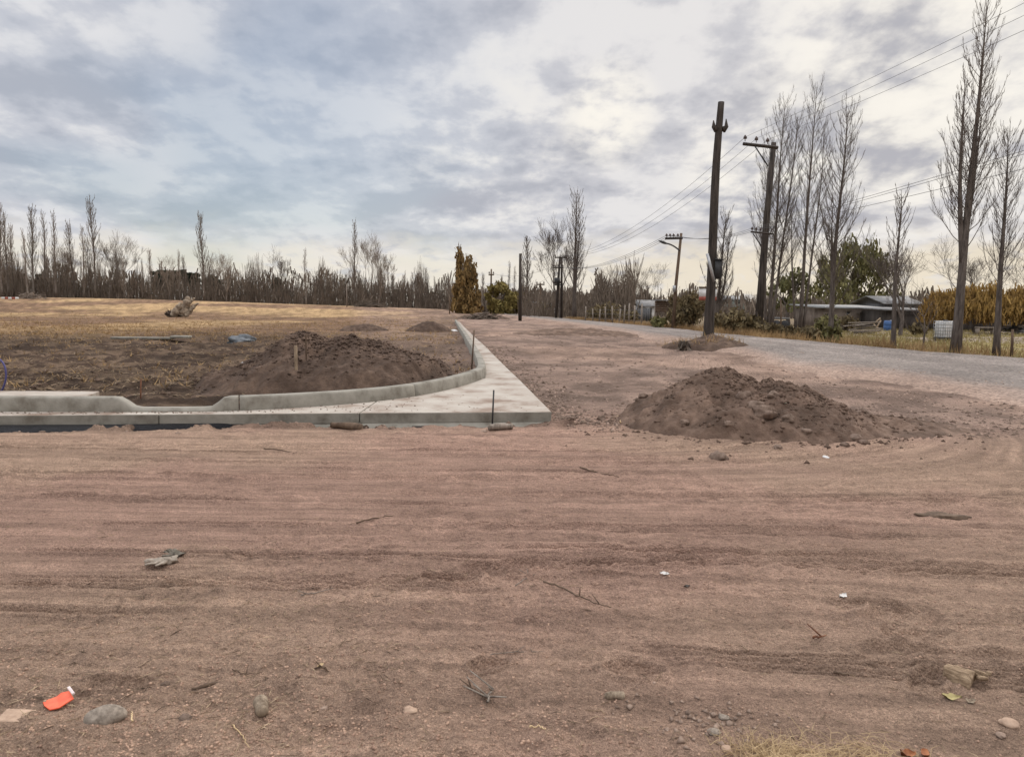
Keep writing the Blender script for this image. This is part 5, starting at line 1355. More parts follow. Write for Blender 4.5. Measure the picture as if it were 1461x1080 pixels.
# wooden trestle frame by the barrel
b = gp(1253, 473); s = b.y / F; e = empty('wooden_trestle', b, 'pale crossed timber trestle leaning left of the blue barrel', 'trestle')
for a, c_ in (((-7, 0, 10), (4, 0, 0)), ((5, .2, 16), (-3, .2, 0)), ((-6, .1, 11), (3, .1, 19))):
    m_ = MB(); m_.tube([(a[0] * s, a[1], a[2] * s), (c_[0] * s, c_[1], c_[2] * s)], .05, 5); m_.build('beam', M['cut_wood'], e)
# bench like plank and small things under the willows
b = gp(1405, 478); s = b.y / F; e = empty('plank_bench', b, 'long low plank bench in the yard right of the tallest poplar', 'bench'); m_ = MB(); m_.box((0, 0, .42), (26 * s, .3, .06)); m_.build('seat', M['grey_wood'], e)
for sx in (-1, 1):
    m_ = MB(); m_.box((sx * 11 * s, 0, .195), (.1, .28, .39)); m_.build('leg', M['grey_wood'], e)
b = gp(1452, 477); s = b.y / F; e = empty('scrap_heap', b, 'heap of grey scrap metal and timber at the right edge of the yard', 'scrap heap'); rd = random.Random(8)
for i in range(12):
    m_ = MB(); m_.box((rd.uniform(-8, 8) * s, rd.uniform(-.4, .4), rd.uniform(.15, .6)), (rd.uniform(.3, 1.1), rd.uniform(.1, .5), rd.uniform(.05, .2)), rd.uniform(0, 3), Matrix.Rotation(rd.uniform(-.5, .5), 3, 'Y')); m_.build('scrap_piece', M[rd.choice(['steel', 'grey_wood', 'dark_metal'])], e)
# a covered trailer behind weeds
b = gp(1108, 471); s = b.y / F; e = empty('flatbed_trailer', b, 'pale flatbed trailer standing in weeds right of the leaning pole', 'trailer'); m_ = MB(); m_.box((0, 0, .75), (24 * s, 1.4, .12)); m_.build('bed', M['sheet'], e)
for sx in (-.3, .3):
    m_ = MB(); m_.tube([(sx * 20 * s, -.75, .32), (sx * 20 * s, -.6, .32)], .32, 14); m_.build('wheel', M['dark_metal'], e)
# litter scrap by the road verge
o = MB(); o.box((0, 0, .03), (.28, .18, .05), .3); tag(o.build('paper_scrap', M['paper'], loc=gp(1168, 492) + Vector((0, 0, .02))), 'white scrap lying on the road verge left of the weedy poplar', 'litter')


# ------------------------------------------------------------------ things on the field
# uprooted stump
b = gp(257, 452.5); s = b.y / F; e = empty('tree_stump', b, 'uprooted pale tree stump with a soil clogged root plate lying in the field', 'tree stump'); rd = random.Random(3)
m_ = blob(rd, 6 * s, 6 * s, 6 * s, 14, .8, 5); m_.v = [v @ np.array([[.9, 0, .35], [0, 1, 0], [-.35, 0, .9]]) + np.array([-1 * s, 0, 6.5 * s]) for v in m_.v]; m_.build('stump_body', M['stump'], e, smooth=True)
m_ = MB()
for i in range(7):
    P = branch_path((6 * s, 0, 4 * s), rd.uniform(-1.2, 1.2), rd.uniform(10, 20) * s, rd.uniform(.1, .7), rd.uniform(.0, 1.0), rd, 6, .2); m_.tube(P, np.linspace(2.6 * s, .5 * s, 6), 6)
m_.build('limbs', M['stump'], e, smooth=True)
m_ = MB()
for pts, rr_ in (([(4, 0, 2), (6, 0, 10), (8, 0, 17), (11, .1, 25), (12, .1, 29)], [7, 6.5, 5.5, 6, 3]), ([(10, -.3, 1), (15, -.3, 7), (19, -.2, 13), (26, 0, 20)], [3.5, 3, 2.4, .8]), ([(-6, -.4, 2), (-2, -.4, 10), (2, -.3, 16), (4, -.2, 20)], [6, 5.5, 4.5, 1.5]), ([(12, .2, 22), (17, .2, 24), (19, .3, 28)], [3, 2.2, .8])):
    P = smooth_path([(a_ * s, b_, c_ * s) for a_, b_, c_ in pts], 14, 1); P = P + np.array([[rd.uniform(-1, 1) * .9 * s, rd.uniform(-.1, .1), rd.uniform(-1, 1) * .9 * s] for _ in P]); m_.tube(P, np.interp(np.linspace(0, 1, 14), np.linspace(0, 1, len(rr_)), rr_) * s * np.array([rd.uniform(.75, 1.2) for _ in range(14)]), 9)
m_.build('trunk_block', M['stump'], e, smooth=True)
m_ = blob(rd, 8.5 * s, 7 * s, 4.2 * s, 14, .7, 2); m_.v = [v + np.array([-12 * s, -.1, 3.5 * s]) for v in m_.v]
for i in range(16):
    P = branch_path((-13 * s, 0, 3 * s), rd.uniform(0, 6.28), rd.uniform(7, 13) * s, rd.uniform(.4, 1.5), rd.uniform(.6, 1.6), rd, 5, .2); m_.tube(P, np.linspace(1.3 * s, .25 * s, 5), 5)
m_.build('root_plate', M['stump_root'], e, smooth=True)
# grey tarp bundle
b = spot(346, 489); s = b.y / F; m_ = blob(rng, 19 * s, 14 * s, 9 * s, 22, .55, 21); o = m_.build('tarp_bundle', M['tarp'], loc=b, smooth=True); tag(o, 'crumpled blue grey tarp bundle lying behind the dark soil heap', 'tarp')
# white stone slab
b = spot(350, 518); s = b.y / F; m_ = blob(rng, 9 * s, 6 * s, 3.6 * s, 12, .5, 33); o = m_.build('white_rock', M['white'], loc=b, smooth=True, rz=.4); o.rotation_euler.y = -.3; tag(o, 'pale flat rock at the left foot of the dark soil heap', 'rock')
b = spot(648, 472); s = b.y / F; m_ = blob(rng, 5 * s, 4 * s, 2.4 * s, 10, .4, 35); tag(m_.build('white_rock', M['white'], loc=b, smooth=True), 'small white rock beside the far part of the kerb strip', 'rock')
b = spot(627, 528); s = b.y / F; m_ = blob(rng, 5.5 * s, 5 * s, 2.6 * s, 10, .5, 36); tag(m_.build('white_rock', M['pebble'], loc=b, smooth=True), 'grey brown rock between the soil heap and the kerb', 'rock')

# stakes
def stake(px, py, tpx, tpy, wpx, label, mt, flat=False, name='stake', base=None, zbase=None):
    b = base or spot(px, py)
    if zbase is not None: b.z = zbase
    s = b.y / F; t = at(tpx, tpy, b.y) - b; m_ = MB()
    if flat:
        m_.box(tuple(t / 2 - Vector((0, 0, .05))), (wpx * s, wpx * s * .5, t.z + .1)); o = m_.build(name, M[mt], loc=b); bevel(o, .004)
    else: m_.tube([(0, 0, -.15), tuple(t)], wpx * s / 2, 8); o = m_.build(name, M[mt], loc=b)
    return tag(o, label, 'stake', 'marker stakes')
q = at(422, 529, 12.3); b = Vector((q.x, 12.3, q.z)); 
for _ in range(300):
    if b.z < top2(b.x, b.y): break
    Yn = b.y + .02; q = at(422, 529, Yn); b = Vector((q.x, Yn, q.z))
stake(0, 0, 422.5, 493, 4.2, 'flat pale wooden stake in the front of the dark soil heap', 'cut_wood', True, base=b)
q = at(436, 515, 12.3); b = Vector((q.x, 12.3, q.z))
for _ in range(300):
    if b.z < top2(b.x, b.y): break
    Yn = b.y + .02; q = at(436, 515, Yn); b = Vector((q.x, Yn, q.z))
stake(0, 0, 437.5, 478, 2.4, 'thin brown wooden stake higher up on the dark soil heap', 'brown_wood', True, base=b)
stake(200, 566, 201, 541, 2.0, 'short rusty red rod standing behind the driveway dip', 'rust', name='rebar_stake')
b = pick_slab(674, 526) + Vector((-.03, .12, .0)); stake(0, 0, 676.5, 471, 2.2, 'tall thin grey brown stake at the bend of the kerb', 'brown_wood', base=b)
b = pick_slab(703, 604); q = plane(702, 604, .0); stake(0, 0, 704.5, 556.5, 2.4, 'dark iron rod standing in front of the gutter corner', 'dark_metal', name='rebar_stake', base=Vector((q.x, q.y - .03, 0)))
# blue hose arch at left edge
b = spot(1, 563); s = b.y / F; b.z = SZ + .25; m_ = MB(); m_.tube(smooth_path([tuple(at(a, c_, b.y) - b) for a, c_ in [(-1, 563), (5, 553), (9, 540), (8, 525), (3, 515), (-8, 508), (-30, 505)]], 24), 1.3 * s, 8); tag(m_.build('blue_hose', M['hose'], loc=b, smooth=True), 'dark blue hose arching up at the left edge behind the kerb', 'hose')
# logs in front of the gutter
def log(px, py, lpx, rpx, rz, label, mt, name='log', tilt=0):
    b = spot(px, py); s = b.y / F; L = lpx * s; m_ = MB(); x = np.linspace(-L / 2, L / 2, 9); rr = rpx * s * (1 + .25 * (vn(x * 9, x * 0, int(px)) - .5) * 2); m_.tube(np.stack([x, .03 * np.sin(x * 7), .01 * np.cos(x * 9)], 1), rr, 9); o = m_.build(name, M[mt], loc=b + Vector((0, 0, rpx * s * .7)), smooth=True, rz=rz); o.rotation_euler.y = tilt; return tag(o, label, 'wood', 'wood debris by the gutter')
log(494, 612, 44, 5.5, -.25, 'brown broken log lying below the gutter front', 'brown_wood', tilt=.08)
log(714, 614, 36, 5.0, .2, 'whitish crumbling log piece below the iron rod', 'grey_wood', name='log')
log(600, 606, 24, 2.6, -.1, 'dark short stick of wood wedged under the gutter front', 'wall_dark', name='log')
for i, (px, py, r_, lab) in enumerate([(254, 618, 4, 'small brown stone in front of the black plastic'), (118, 610, 8, 'flat brown clod in front of the black plastic on the left'), (60, 615, 6, 'pinkish clod in front of the black plastic far left'), (725, 606, 7, 'grey broken mortar lump beside the iron rod'), (690, 616, 5, 'pale small stone left of the whitish log'), (800, 596, 6, 'dark clod at the outer corner of the gutter'), (806, 604, 5, 'brown clod just off the gutter corner'), (560, 610, 6, 'dark earth lump below the middle of the gutter')]):
    b = spot(px, py); s = b.y / F; m_ = blob(rng, r_ * s, r_ * s * .8, r_ * s * .5, 10, .5, 40 + i); tag(m_.build('stone', M['pebble'] if i in (0, 4) else M['clod'], loc=b, smooth=True, rz=i), lab, 'stone', 'stones along the gutter')
# brush piles far left and beyond
def brush_pile(px, py, wpx, hpx, label, seed, mt='far_twig', Y=None):
    if Y: x = at(px, py, Y).x; b = Vector((x, Y, hz(x, Y)))
    else: b = gp(px, py)
    s = b.y / F; rd = random.Random(seed); m_ = MB()
    for i in range(110):
        x = rd.gauss(0, .33) * wpx * s / 1.4; z = abs(rd.gauss(0, .4)) * hpx * s * max(0, 1 - abs(x) / (wpx * s * .6)); a = rd.uniform(0, 6.28); L = rd.uniform(.1, .3) * wpx * s; e_ = rd.uniform(-.2, .5); d = np.array([math.cos(a) * L, math.sin(a) * L * .6, math.sin(e_) * L]); p = np.array([x, rd.gauss(0, .2) * wpx * s * .3, z]); m_.tube([p - d, p, p + d], [.05, .06, .02], 3, False)
    return tag(m_.build('brush_pile', M[mt], loc=b), label, 'brush pile', 'brush piles at the field edge')
brush_pile(45, 437, 40, 12, 'loose pile of cut branches at the far left field edge', 1, Y=150)
brush_pile(528, 445, 44, 14, 'dark pile of branches under the big forked bare tree', 2, 'brush', Y=158)
brush_pile(690, 452, 50, 10, 'low scatter of dry branches right of the kerb strip end', 3, 'brush', Y=75)
brush_pile(612, 472, 26, 10, 'dry brush on a low soil heap left of the kerb strip', 4, 'brush')
b0 = at(15, 438, 140); b0.z = hz(b0.x, 140); e = empty('barrier_board', b0, 'low red and white board lying at the far left field edge', 'barrier')
for i in range(5):
    m_ = MB(); m_.box((-1.3 + i * .65, 0, .3), (.65, .08, .4)); m_.build('stripe', M['red' if i % 2 else 'white'], e)

# ------------------------------------------------------------------ things in the foreground dust
def glove(name, label, px, py, mt, rz, sc_, curl, seed, gape=False):
    b = spot(px, py); e = empty(name, b + Vector((0, 0, .008)), label, 'glove', 'work gloves in the dust', rz)
    bm = bmesh.new(); lay = bm.verts.layers.skin.verify(); rd = random.Random(seed)
    def V(x, y, z, r): v = bm.verts.new((x * sc_, y * sc_, z * sc_)); v[lay].radius = (r * sc_, r * .62 * sc_); return v
    w = V(-.095, 0, .012, .034); p1 = V(-.05, 0, .014, .038); p2 = V(0, 0, .016, .042); w[lay].use_root = True; bm.edges.new((w, p1)); bm.edges.new((p1, p2))
    for i, (y, L, c_) in enumerate([(.034, .066, .8), (.012, .082, 1), (-.011, .078, .9), (-.034, .058, 1.1)]):
        a = V(.022, y, .016, .0135); bm.edges.new((p2, a)); prev = a; an = curl * c_ * rd.uniform(.6, 1.3); x, z = .022, .016; d = (i - 1.5) * -.10
        for k_ in range(3):
            x += L / 3 * math.cos(an * k_); z = max(.010, z + L / 3 * math.sin(an * (1 - k_ * .9)) * .8); y += d * L / 3; q = V(x, y, z, .0125 - .001 * k_); bm.edges.new((prev, q)); prev = q
    a = V(-.025, .048, .016, .015); bm.edges.new((p1, a)); q = V(.005, .072, .018, .0135); bm.edges.new((a, q)); q2 = V(.03, .078, .014, .012); bm.edges.new((q, q2))
    me = bpy.data.meshes.new('hand'); bm.to_mesh(me); bm.free(); o = bpy.data.objects.new('hand', me); COL.objects.link(o); o.parent = e; me.materials.append(M[mt])
    o.modifiers.new('skin', 'SKIN').use_smooth_shade = True; s_ = o.modifiers.new('sub', 'SUBSURF'); s_.levels = s_.render_levels = 2
    tx = bpy.data.textures.new('crease', 'CLOUDS'); tx.noise_scale = .03; dm = o.modifiers.new('crease', 'DISPLACE'); dm.texture = tx; dm.strength = .010; dm.mid_level = .5
    m_ = MB(); n = 18; V_ = []
    for xx, rr in ((-.075, .95), (-.095, 1.0), (-.112, 1.08), (-.110, .98), (-.09, .85)):
        V_.append([(xx * sc_ + .006 * math.sin(3 * t), math.cos(t) * .040 * rr * sc_ + .003 * math.sin(5 * t), .014 * sc_ + math.sin(t) * .020 * rr * sc_) for t in np.linspace(0, 2 * math.pi, n)])
    m_.grid(np.array(V_)); m_.build('cuff', M[mt], e, smooth=True)
    return e
glove('work_glove', 'dirty pale leather work glove lying palm down with curled fingers', 226, 807, 'leather', R(212), .95, .55, 1)
glove('work_glove', 'dark greenish work glove lying crumpled just behind the pale one', 248, 791, 'glove_cloth', R(150), .85, .9, 2, True)

# orange plastic piece: a bent flat shard with a raised rim
b = spot(82, 1005); e = empty('plastic_shard', b + Vector((0, 0, .012)), 'bright orange broken plastic piece with a pale rim lying in the dust', 'plastic piece', None, 0)
s = (b - EYE).length / F * .8
bm = bmesh.new(); out = [(-21, 0), (-8, 12), (-5, 17), (5, 20), (22, 3), (10, -12), (-1, -16), (-12, -10)]
vs = [bm.verts.new((x * s, y * s, (.010 if x > 4 and y > 2 else .002) + .003 * math.sin(x) + .016 * (y + 16) / 36)) for x, y in out]; f_ = bm.faces.new(vs)
r_ = bmesh.ops.inset_region(bm, faces=[f_], thickness=3.0 * s); 
for v in f_.verts: v.co.z -= .008
rr = bmesh.ops.extrude_face_region(bm, geom=list(bm.faces)); 
for v in [g_ for g_ in rr['geom'] if isinstance(g_, bmesh.types.BMVert)]: v.co.z -= .006
bmesh.ops.recalc_face_normals(bm, faces=bm.faces); me = bpy.data.meshes.new('shell'); bm.to_mesh(me); bm.free(); o = bpy.data.objects.new('shell', me); COL.objects.link(o); o.parent = e; me.materials.append(M['plastic_orange']); bevel(o, .002)
m_ = MB(); m_.box((13.0 * s, 11.5 * s, .028), (25 * s, 4 * s, .009), R(-45), Matrix.Rotation(.3, 3, 'X')); o = m_.build('rim', M['plastic_pale'], e); bevel(o, .002)
# grey stone
b = spot(151, 1029); s = (b - EYE).length / F; m_ = blob(rng, 23 * s, 15 * s, 12.5 * s, 18, .12, 55); o = m_.build('river_stone', M['stone'], loc=b + Vector((0, 0, 2.0 * s)), smooth=True, rz=R(18)); tag(o, 'smooth oval grey stone half sunk in the dust near the orange plastic', 'stone')
# half buried brick
b = spot(24, 1024); s = (b - EYE).length / F; m_ = MB(); m_.box((0, 0, 0), (34 * s, 26 * s, .05), R(8), Matrix.Rotation(.12, 3, 'Y')); o = m_.build('brick', M['brick'], loc=b + Vector((0, 0, -.012))); bevel(o, .006); tag(o, 'dusty half buried brick at the lower left edge', 'brick')
# rotten wood piece
def wood_piece(px, py, lpx, rpx, rz, label, mt, seed, tilt=0, cut=False):
    b = spot(px, py); s = (b - EYE).length / F; L = lpx * s; m_ = MB(); n = 12; x = np.linspace(-L / 2, L / 2, n); rr = rpx * s * (.9 + .5 * (fbm(x * 40, x * 0 + seed, 2, seed) - .5)); rr[0] *= .6; rr[-1] *= .5
    m_.tube(np.stack([x, .006 * np.sin(x * 40), .003 * np.cos(x * 60)], 1), rr, 11); o = m_.build('wood_piece', M[mt], loc=b + Vector((0, 0, rpx * s * .55)), rz=rz); o.rotation_euler.y = tilt; return tag(o, label, 'wood', 'wood bits in the dust')
wood_piece(373, 1016, 34, 8.5, R(103), 'short rotten stick of wood right of the grey stone', 'rotten', 3)
wood_piece(877, 994, 26, 6, R(-8), 'small brown wood chip with straw in the middle foreground', 'rotten', 5)
wood_piece(296, 975, 36, 2.6, R(22), 'thin dark bark sliver above the rotten stick', 'brown_wood', 6)
# split wood block
b = spot(1372, 972); s = (b - EYE).length / F; e = empty('wood_block', b + Vector((0, 0, .014)), 'chunky split wood block with splinters in the lower right', 'wood', 'wood bits in the dust', R(-48))
bm = bmesh.new(); pr = [(-12, -2), (-10, 7), (-5, 13), (5, 14), (11, 7), (13, -2)]; L0, L1 = -17, 11; rd = random.Random(9); rings = []
for k_, xx in enumerate(np.linspace(L0, L1, 6)): rings.append([bm.verts.new(((xx + rd.uniform(-1, 1) + (2.5 * math.sin(j * 2.1) if k_ in (0, 5) else 0)) * s, (y + rd.uniform(-1.2, 1.2)) * s, (z + rd.uniform(-1.1, 1.1)) * s)) for j, (y, z) in enumerate(pr)])
for a, c_ in zip(rings[:-1], rings[1:]):
    for j in range(6): bm.faces.new((a[j], a[(j + 1) % 6], c_[(j + 1) % 6], c_[j]))
bm.faces.new(rings[0][::-1]); bm.faces.new(rings[-1]); bmesh.ops.recalc_face_normals(bm, faces=bm.faces); me = bpy.data.meshes.new('block'); bm.to_mesh(me); bm.free(); o = bpy.data.objects.new('block', me); COL.objects.link(o); o.parent = e; me.materials.append(M['block']); bevel(o, .003)
for i, (x, y, L, a) in enumerate([(6, 18, 18, .9), (12, 26, 13, .5), (16, 14, 16, 1.3), (18, 33, 9, 1.7)]):
    m_ = MB(); m_.box((x * s, y * s, 5 * s), (L * s, 5 * s, 4 * s), a, Matrix.Rotation(.25, 3, 'Y')); m_.build('splinter', M['block'], e)
# leaves, scraps, twigs
def leaf(px, py, size, rz, label, mt, g='dry leaves in the dust', name='dry_leaf', cat='leaf'):
    b = spot(px, py); s = (b - EYE).length / F * size; m_ = MB(); V_ = []
    for u in np.linspace(-1, 1, 7):
        w = (1 - u * u) ** .7 * .5 + .04; V_.append([(u * s, -w * s, .004 + .25 * s * abs(u)), (u * s, 0, .002 + .12 * s * u * u), (u * s, w * s, .005 + .2 * s)])
    V_ = np.array(V_); rl = np.random.RandomState(int(px)); V_ = V_ + rl.randn(*V_.shape) * np.array([.12, .14, .10]) * s; V_[..., 2] = np.abs(V_[..., 2]); m_.grid(V_); m_.grid((V_ - [0, 0, .0015])[:, ::-1]); return tag(m_.build(name, M[mt], loc=b + Vector((0, 0, .003)), smooth=True, rz=rz), label, cat, g)
leaf(1357, 1001, 10, R(-15), 'yellow green leaf in the dust below the wood block', 'leaf_yellow')
leaf(1385, 1003, 7, R(20), 'brownish curled leaf right of the yellow green one', 'rotten')
leaf(1296, 1079, 9, R(20), 'red brown curled leaf at the bottom edge right of the straw', 'leaf_red')
leaf(1320, 1078, 8, R(80), 'second red brown leaf at the bottom edge', 'leaf_red')
leaf(948, 822, 6, R(-25), 'small white paper scrap in the middle of the dust', 'paper', 'scraps in the dust', 'paper_scrap', 'litter')
leaf(1203, 851, 7, R(30), 'small white curled scrap left of the footprints', 'paper', 'scraps in the dust', 'paper_scrap', 'litter')
leaf(980, 836, 4, R(5), 'tiny dark scrap below the white paper scrap', 'wall_dark', 'scraps in the dust', 'paper_scrap', 'litter')
leaf(457, 958, 5, R(60), 'pale straw coloured leaf in the left middle dust', 'straw')
# bark slab in the dust
b = spot(1340, 736); s = (b - EYE).length / F; e = tag(blob(rng, 33 * s, 14 * s, 4.0 * s, 14, .6, 77).build('bark_slab', M['brown_wood'], loc=b + Vector((0, 0, .006)), smooth=True, rz=R(-12)), 'long dark piece of bark lying on the dirt at right', 'wood', 'wood bits in the dust')
def twig(pts, r, label, mt='brown_wood', g='twigs in the dust', side_=0):
    P = [spot(*p) for p in pts]; b = P[0].copy(); m_ = MB(); Q = smooth_path([tuple(p - b + Vector((0, 0, r * 1.1))) for p in P], 5 * len(P), 1); rd = random.Random(int(pts[0][0])); Q[:, :2] += np.array([[rd.uniform(-1, 1) * r * 1.0, rd.uniform(-1, 1) * r * 1.0] for _ in Q]); Q[:, 2] += np.abs([rd.gauss(0, r * .6) for _ in Q])
    m_.tube(Q, np.linspace(r * .75, r * .35, len(Q)), 6)
    for i in range(side_):
        j = rd.randrange(1, len(Q) - 1); d = np.array([rd.uniform(-1, 1), rd.uniform(-1, 1), .4]) * r * 14; m_.tube([Q[j], Q[j] + d * .6, Q[j] + d], [r * .6, r * .5, r * .3], 4)
    return tag(m_.build('dry_twig', M[mt], loc=b), label, 'twig', g)
twig([(775, 833), (800, 840), (832, 856), (873, 873)], .007, 'long thin dark twig running down right from the tyre tread print', side_=2)
twig([(735, 836), (755, 826), (752, 812)], .004, 'small upright dry twig beside the tyre tread print', 'grey_wood', side_=3)
twig([(376, 641), (398, 642), (424, 648)], .010, 'dark twig lying in front of the gutter on the left')
twig([(828, 671), (850, 674), (882, 680)], .010, 'dark twig lying in front of the gutter corner at right')
twig([(508, 748), (530, 742), (562, 736)], .009, 'dark twig on the tyre ruts in the middle')
twig([(672, 984), (684, 990), (695, 998)], .006, 'dark forked twig by a straw tuft in the foreground', side_=2)
twig([(694, 1002), (699, 992), (702, 985)], .008, 'brownish twig bundle beside the dark forked twig', 'grey_wood', side_=6)
twig([(700, 934), (735, 929), (775, 928)], .003, 'pale thin stalk in the middle foreground', 'grey_wood', side_=2)
twig([(450, 962), (458, 957), (470, 964)], .005, 'little brown forked twig left of the middle', side_=3)
twig([(755, 1044), (766, 1040), (778, 1047)], .005, 'pale bent twig at the bottom middle', 'straw')
twig([(1190, 964), (1212, 966)], .008, 'short dark twig in the right foreground')
twig([(1160, 912), (1178, 911)], .008, 'reddish bark crumb in the right foreground', 'rust', side_=1)
twig([(330, 958), (352, 961), (374, 959)], .004, 'thin dark twig right of the bark sliver', side_=1)
twig([(188, 1036), (189, 1020)], .005, 'pale upright splinter right of the grey stone', 'straw')
twig([(332, 1040), (343, 1052), (356, 1066)], .004, 'pale thin stalk below the rotten stick', 'straw')
twig([(94, 822), (120, 828), (135, 838)], .004, 'thin brown stalk left of the gloves', side_=1)
twig([(430, 850), (455, 846), (477, 842)], .005, 'pale twig lying left of the heel mark', 'grey_wood', side_=2)
twig([(885, 605), (886, 597), (880, 594)], .012, 'small curled pale root on the left of the big mound', 'straw')
twig([(948, 595), (965, 585), (985, 575)], .014, 'straight pale stick on the left slope of the big mound', 'cut_wood') if False else None
for i, (px, py, r_, mt, lab) in enumerate([(585, 1013, 10, 'brick', 'pale pinkish flat stone in the bottom middle dust'), (462, 1008, 6, 'pebble', 'small pale pebble left of the pinkish flat stone'), (265, 1034, 9, 'clod', 'dusty low stone right of the grey stone'), (875, 992, 7, 'pebble', 'brown pebble beside the wood chip'), (1033, 1020, 7, 'stone', 'grey rubble stone at the top of the gravel patch'), (1018, 1046, 9, 'stone', 'larger grey rubble stone in the gravel patch'), (1036, 1072, 8, 'brick', 'pale stone at the left of the straw'), (1440, 1037, 10, 'brick', 'pale brownish stone at the lower right edge'), (1428, 1048, 6, 'pebble', 'small brown stone at the lower right edge'), (236, 978, 6, 'clod', 'small brown clod above the grey stone'), (1290, 960, 4, 'pebble', 'tiny pale pebble left of the wood block'), (1178, 650, 5, 'white', 'small white stone below the big mound')]):
    b = spot(px, py); s = (b - EYE).length / F; m_ = blob(rng, r_ * s, r_ * s * .8, r_ * s * .45, 12, .35, 60 + i); tag(m_.build('pebble', M[mt], loc=b + Vector((0, 0, r_ * s * .1)), smooth=True, rz=i * 1.3), lab, 'stone', 'loose stones in the dust')

# ------------------------------------------------------------------ sky and light
w = bpy.data.worlds.new('World'); sc.world = w; w.use_nodes = True; nt = w.node_tree; nt.nodes.clear()
def lk(a, b_): nt.links.new(a, b_)
def mth(op, a, b_=None, c_=None, clamp=False):
    n_ = nt.nodes.new('ShaderNodeMath'); n_.operation = op; n_.use_clamp = clamp
    for i, v in enumerate((a, b_, c_)):
        if v is None: continue
        if isinstance(v, (int, float)): n_.inputs[i].default_value = v
        else: lk(v, n_.inputs[i])
    return n_.outputs[0]
def smooth(x, a, b_, lo=0., hi=1.):
    n_ = nt.nodes.new('ShaderNodeMapRange'); n_.interpolation_type = 'SMOOTHSTEP'; n_.inputs[1].default_value = a; n_.inputs[2].default_value = b_; n_.inputs[3].default_value = lo; n_.inputs[4].default_value = hi; lk(x, n_.inputs[0]); return n_.outputs[0]
def mixc(f_, a, b_, blend='MIX'):
    n_ = nt.nodes.new('ShaderNodeMix'); n_.data_type = 'RGBA'; n_.blend_type = blend
    for i, v in ((0, f_), (6, a), (7, b_)):
        if isinstance(v, (int, float)): n_.inputs[i].default_value = v
        elif isinstance(v, tuple): n_.inputs[i].default_value = (*v, 1)
        else: lk(v, n_.inputs[i])
    return n_.outputs[2]
SUN_EL, SUN_AZ = R(27), R(38)     # azimuth clockwise from the view direction
tc = nt.nodes.new('ShaderNodeTexCoord'); sp = nt.nodes.new('ShaderNodeSeparateXYZ'); lk(tc.outputs['Generated'], sp.inputs[0])
dx, dy, dz = sp.outputs
zc = mth('MAXIMUM', dz, 0.0); den = mth('ADD', zc, .26)
pxn = mth('DIVIDE', dx, den); pyn = mth('DIVIDE', dy, den)
cb = nt.nodes.new('ShaderNodeCombineXYZ'); lk(pxn, cb.inputs[0]); lk(pyn, cb.inputs[1])
def noise(scale, detail, rough, dist, off, st=(1, 1)):
    mp = nt.nodes.new('ShaderNodeMapping'); mp.inputs['Location'].default_value = off; mp.inputs['Scale'].default_value = (st[0], st[1], 1); lk(cb.outputs[0], mp.inputs[0])
    n_ = nt.nodes.new('ShaderNodeTexNoise'); n_.inputs['Scale'].default_value = scale; n_.inputs['Detail'].default_value = detail; n_.inputs['Roughness'].default_value = rough; n_.inputs['Distortion'].default_value = dist; lk(mp.outputs[0], n_.inputs['Vector']); return n_.outputs['Fac']
nA = noise(1.6, 4, .5, .1, (3.1, 1.7, 0)); nB = noise(4.2, 8, .55, .12, (7.7, 2.2, 1)); nC = noise(.8, 3, .5, .2, (1.2, 9.3, 2)); nD = noise(11.0, 7, .55, .1, (4.4, 5.1, 3), (1, .7))
den1 = mth('ADD', mth('ADD', mth('MULTIPLY', nA, .34), mth('MULTIPLY', nB, .46)), mth('MULTIPLY', nD, .20))
side_f = smooth(dx, -.50, .45)                      # 0 on the left, 1 on the right
thick = smooth(mth('ADD', den1, mth('ADD', mth('MULTIPLY', side_f, -.012), mth('MULTIPLY', dz, .04))), .39, .60)   # light tops versus grey bases
base_ = mixc(side_f, (.435, .465, .535), (.475, .472, .51))
mid_ = mixc(side_f, (.57, .59, .65), (.615, .605, .63))
light = mixc(side_f, (.765, .765, .785), (.81, .785, .775))
cloud = mixc(smooth(thick, .0, .55), base_, mid_); cloud = mixc(smooth(thick, .5, 1.0), cloud, light)
def glow(px, py, r0_, r1_):
    d = ray(px, py).normalized(); vm = nt.nodes.new('ShaderNodeVectorMath'); vm.operation = 'DOT_PRODUCT'; lk(tc.outputs['Generated'], vm.inputs[0]); vm.inputs[1].default_value = d; return smooth(vm.outputs['Value'], math.cos(R(r0_)), math.cos(R(r1_)))
br = mth('ADD', mth('MULTIPLY', nB, .6), mth('MULTIPLY', nD, .4))
g1 = mth('MULTIPLY', glow(1330, 90, 14, 1), smooth(br, .36, .58)); g2 = mth('MULTIPLY', glow(868, 165, 4.5, .3), smooth(br, .38, .55)); g3 = mth('MULTIPLY', glow(1120, 250, 9, 1), smooth(br, .42, .6)); g4 = mth('MULTIPLY', glow(700, 190, 9, 1), smooth(br, .46, .62, 0, .45))
gl = mth('MAXIMUM', mth('MAXIMUM', g1, g2), mth('MAXIMUM', g3, g4))
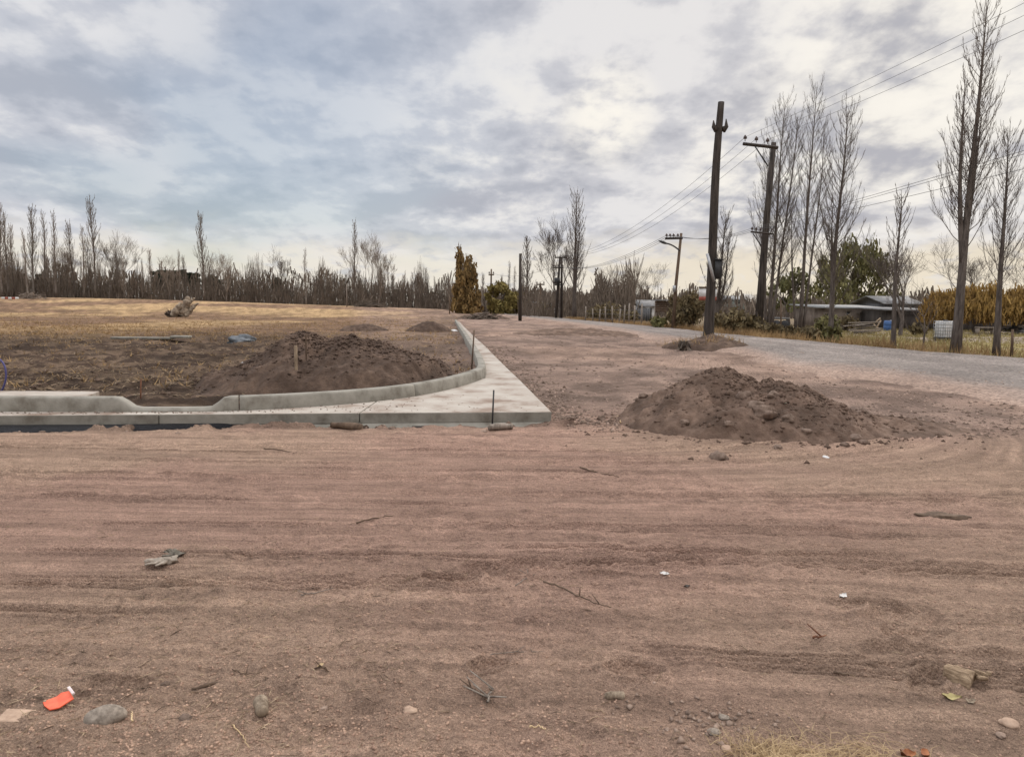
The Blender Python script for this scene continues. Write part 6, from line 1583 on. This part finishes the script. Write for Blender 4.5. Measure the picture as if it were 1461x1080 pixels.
cloud = mixc(mth('MULTIPLY', gl, .85), cloud, (1.0, .95, .86))
# bright cream band low over the horizon, broken by grey streaks
band_edge = mth('ADD', dz, mth('MULTIPLY', mth('SUBTRACT', nB, .5), .09)); hz_f = mth('MULTIPLY', smooth(band_edge, .105, .055), smooth(nD, .32, .50, .45, 1))
cloud = mixc(mth('MULTIPLY', hz_f, .9), cloud, mixc(smooth(dx, -.1, .35), (.87, .81, .71), (.86, .76, .60)))
# cloud overhead, outside the picture, brightened to light the scene more
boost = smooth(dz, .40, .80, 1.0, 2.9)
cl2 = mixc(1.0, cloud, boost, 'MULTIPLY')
sky = nt.nodes.new('ShaderNodeTexSky'); sky.sky_type = 'NISHITA'; sky.sun_disc = False; sky.sun_elevation = SUN_EL; sky.sun_rotation = SUN_AZ
b1 = nt.nodes.new('ShaderNodeBackground'); b1.inputs[1].default_value = .10; lk(sky.outputs[0], b1.inputs[0])
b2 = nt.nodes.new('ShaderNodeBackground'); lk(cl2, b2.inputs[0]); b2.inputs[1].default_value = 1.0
cover = mth('SUBTRACT', 1.0, mth('MULTIPLY', mth('MULTIPLY', smooth(nC, .50, .66), smooth(dx, .1, -.35)), .45))
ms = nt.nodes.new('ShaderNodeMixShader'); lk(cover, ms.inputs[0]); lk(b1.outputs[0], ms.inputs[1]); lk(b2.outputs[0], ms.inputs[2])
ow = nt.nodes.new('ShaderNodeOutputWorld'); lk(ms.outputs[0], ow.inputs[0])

sl = bpy.data.lights.new('sun', 'SUN'); sl.energy = 1.4; sl.angle = R(11); sl.color = (1, .93, .84)
so = bpy.data.objects.new('sun', sl); COL.objects.link(so)
sd = Vector((math.sin(SUN_AZ) * math.cos(SUN_EL), math.cos(SUN_AZ) * math.cos(SUN_EL), math.sin(SUN_EL)))
so.rotation_euler = sd.to_track_quat('Z', 'Y').to_euler(); so.location = (20, 20, 40)

sc.view_settings.view_transform = 'Standard'; sc.view_settings.look = 'None'; sc.view_settings.exposure = 0; sc.view_settings.gamma = 1
sc.cycles.max_bounces = 6
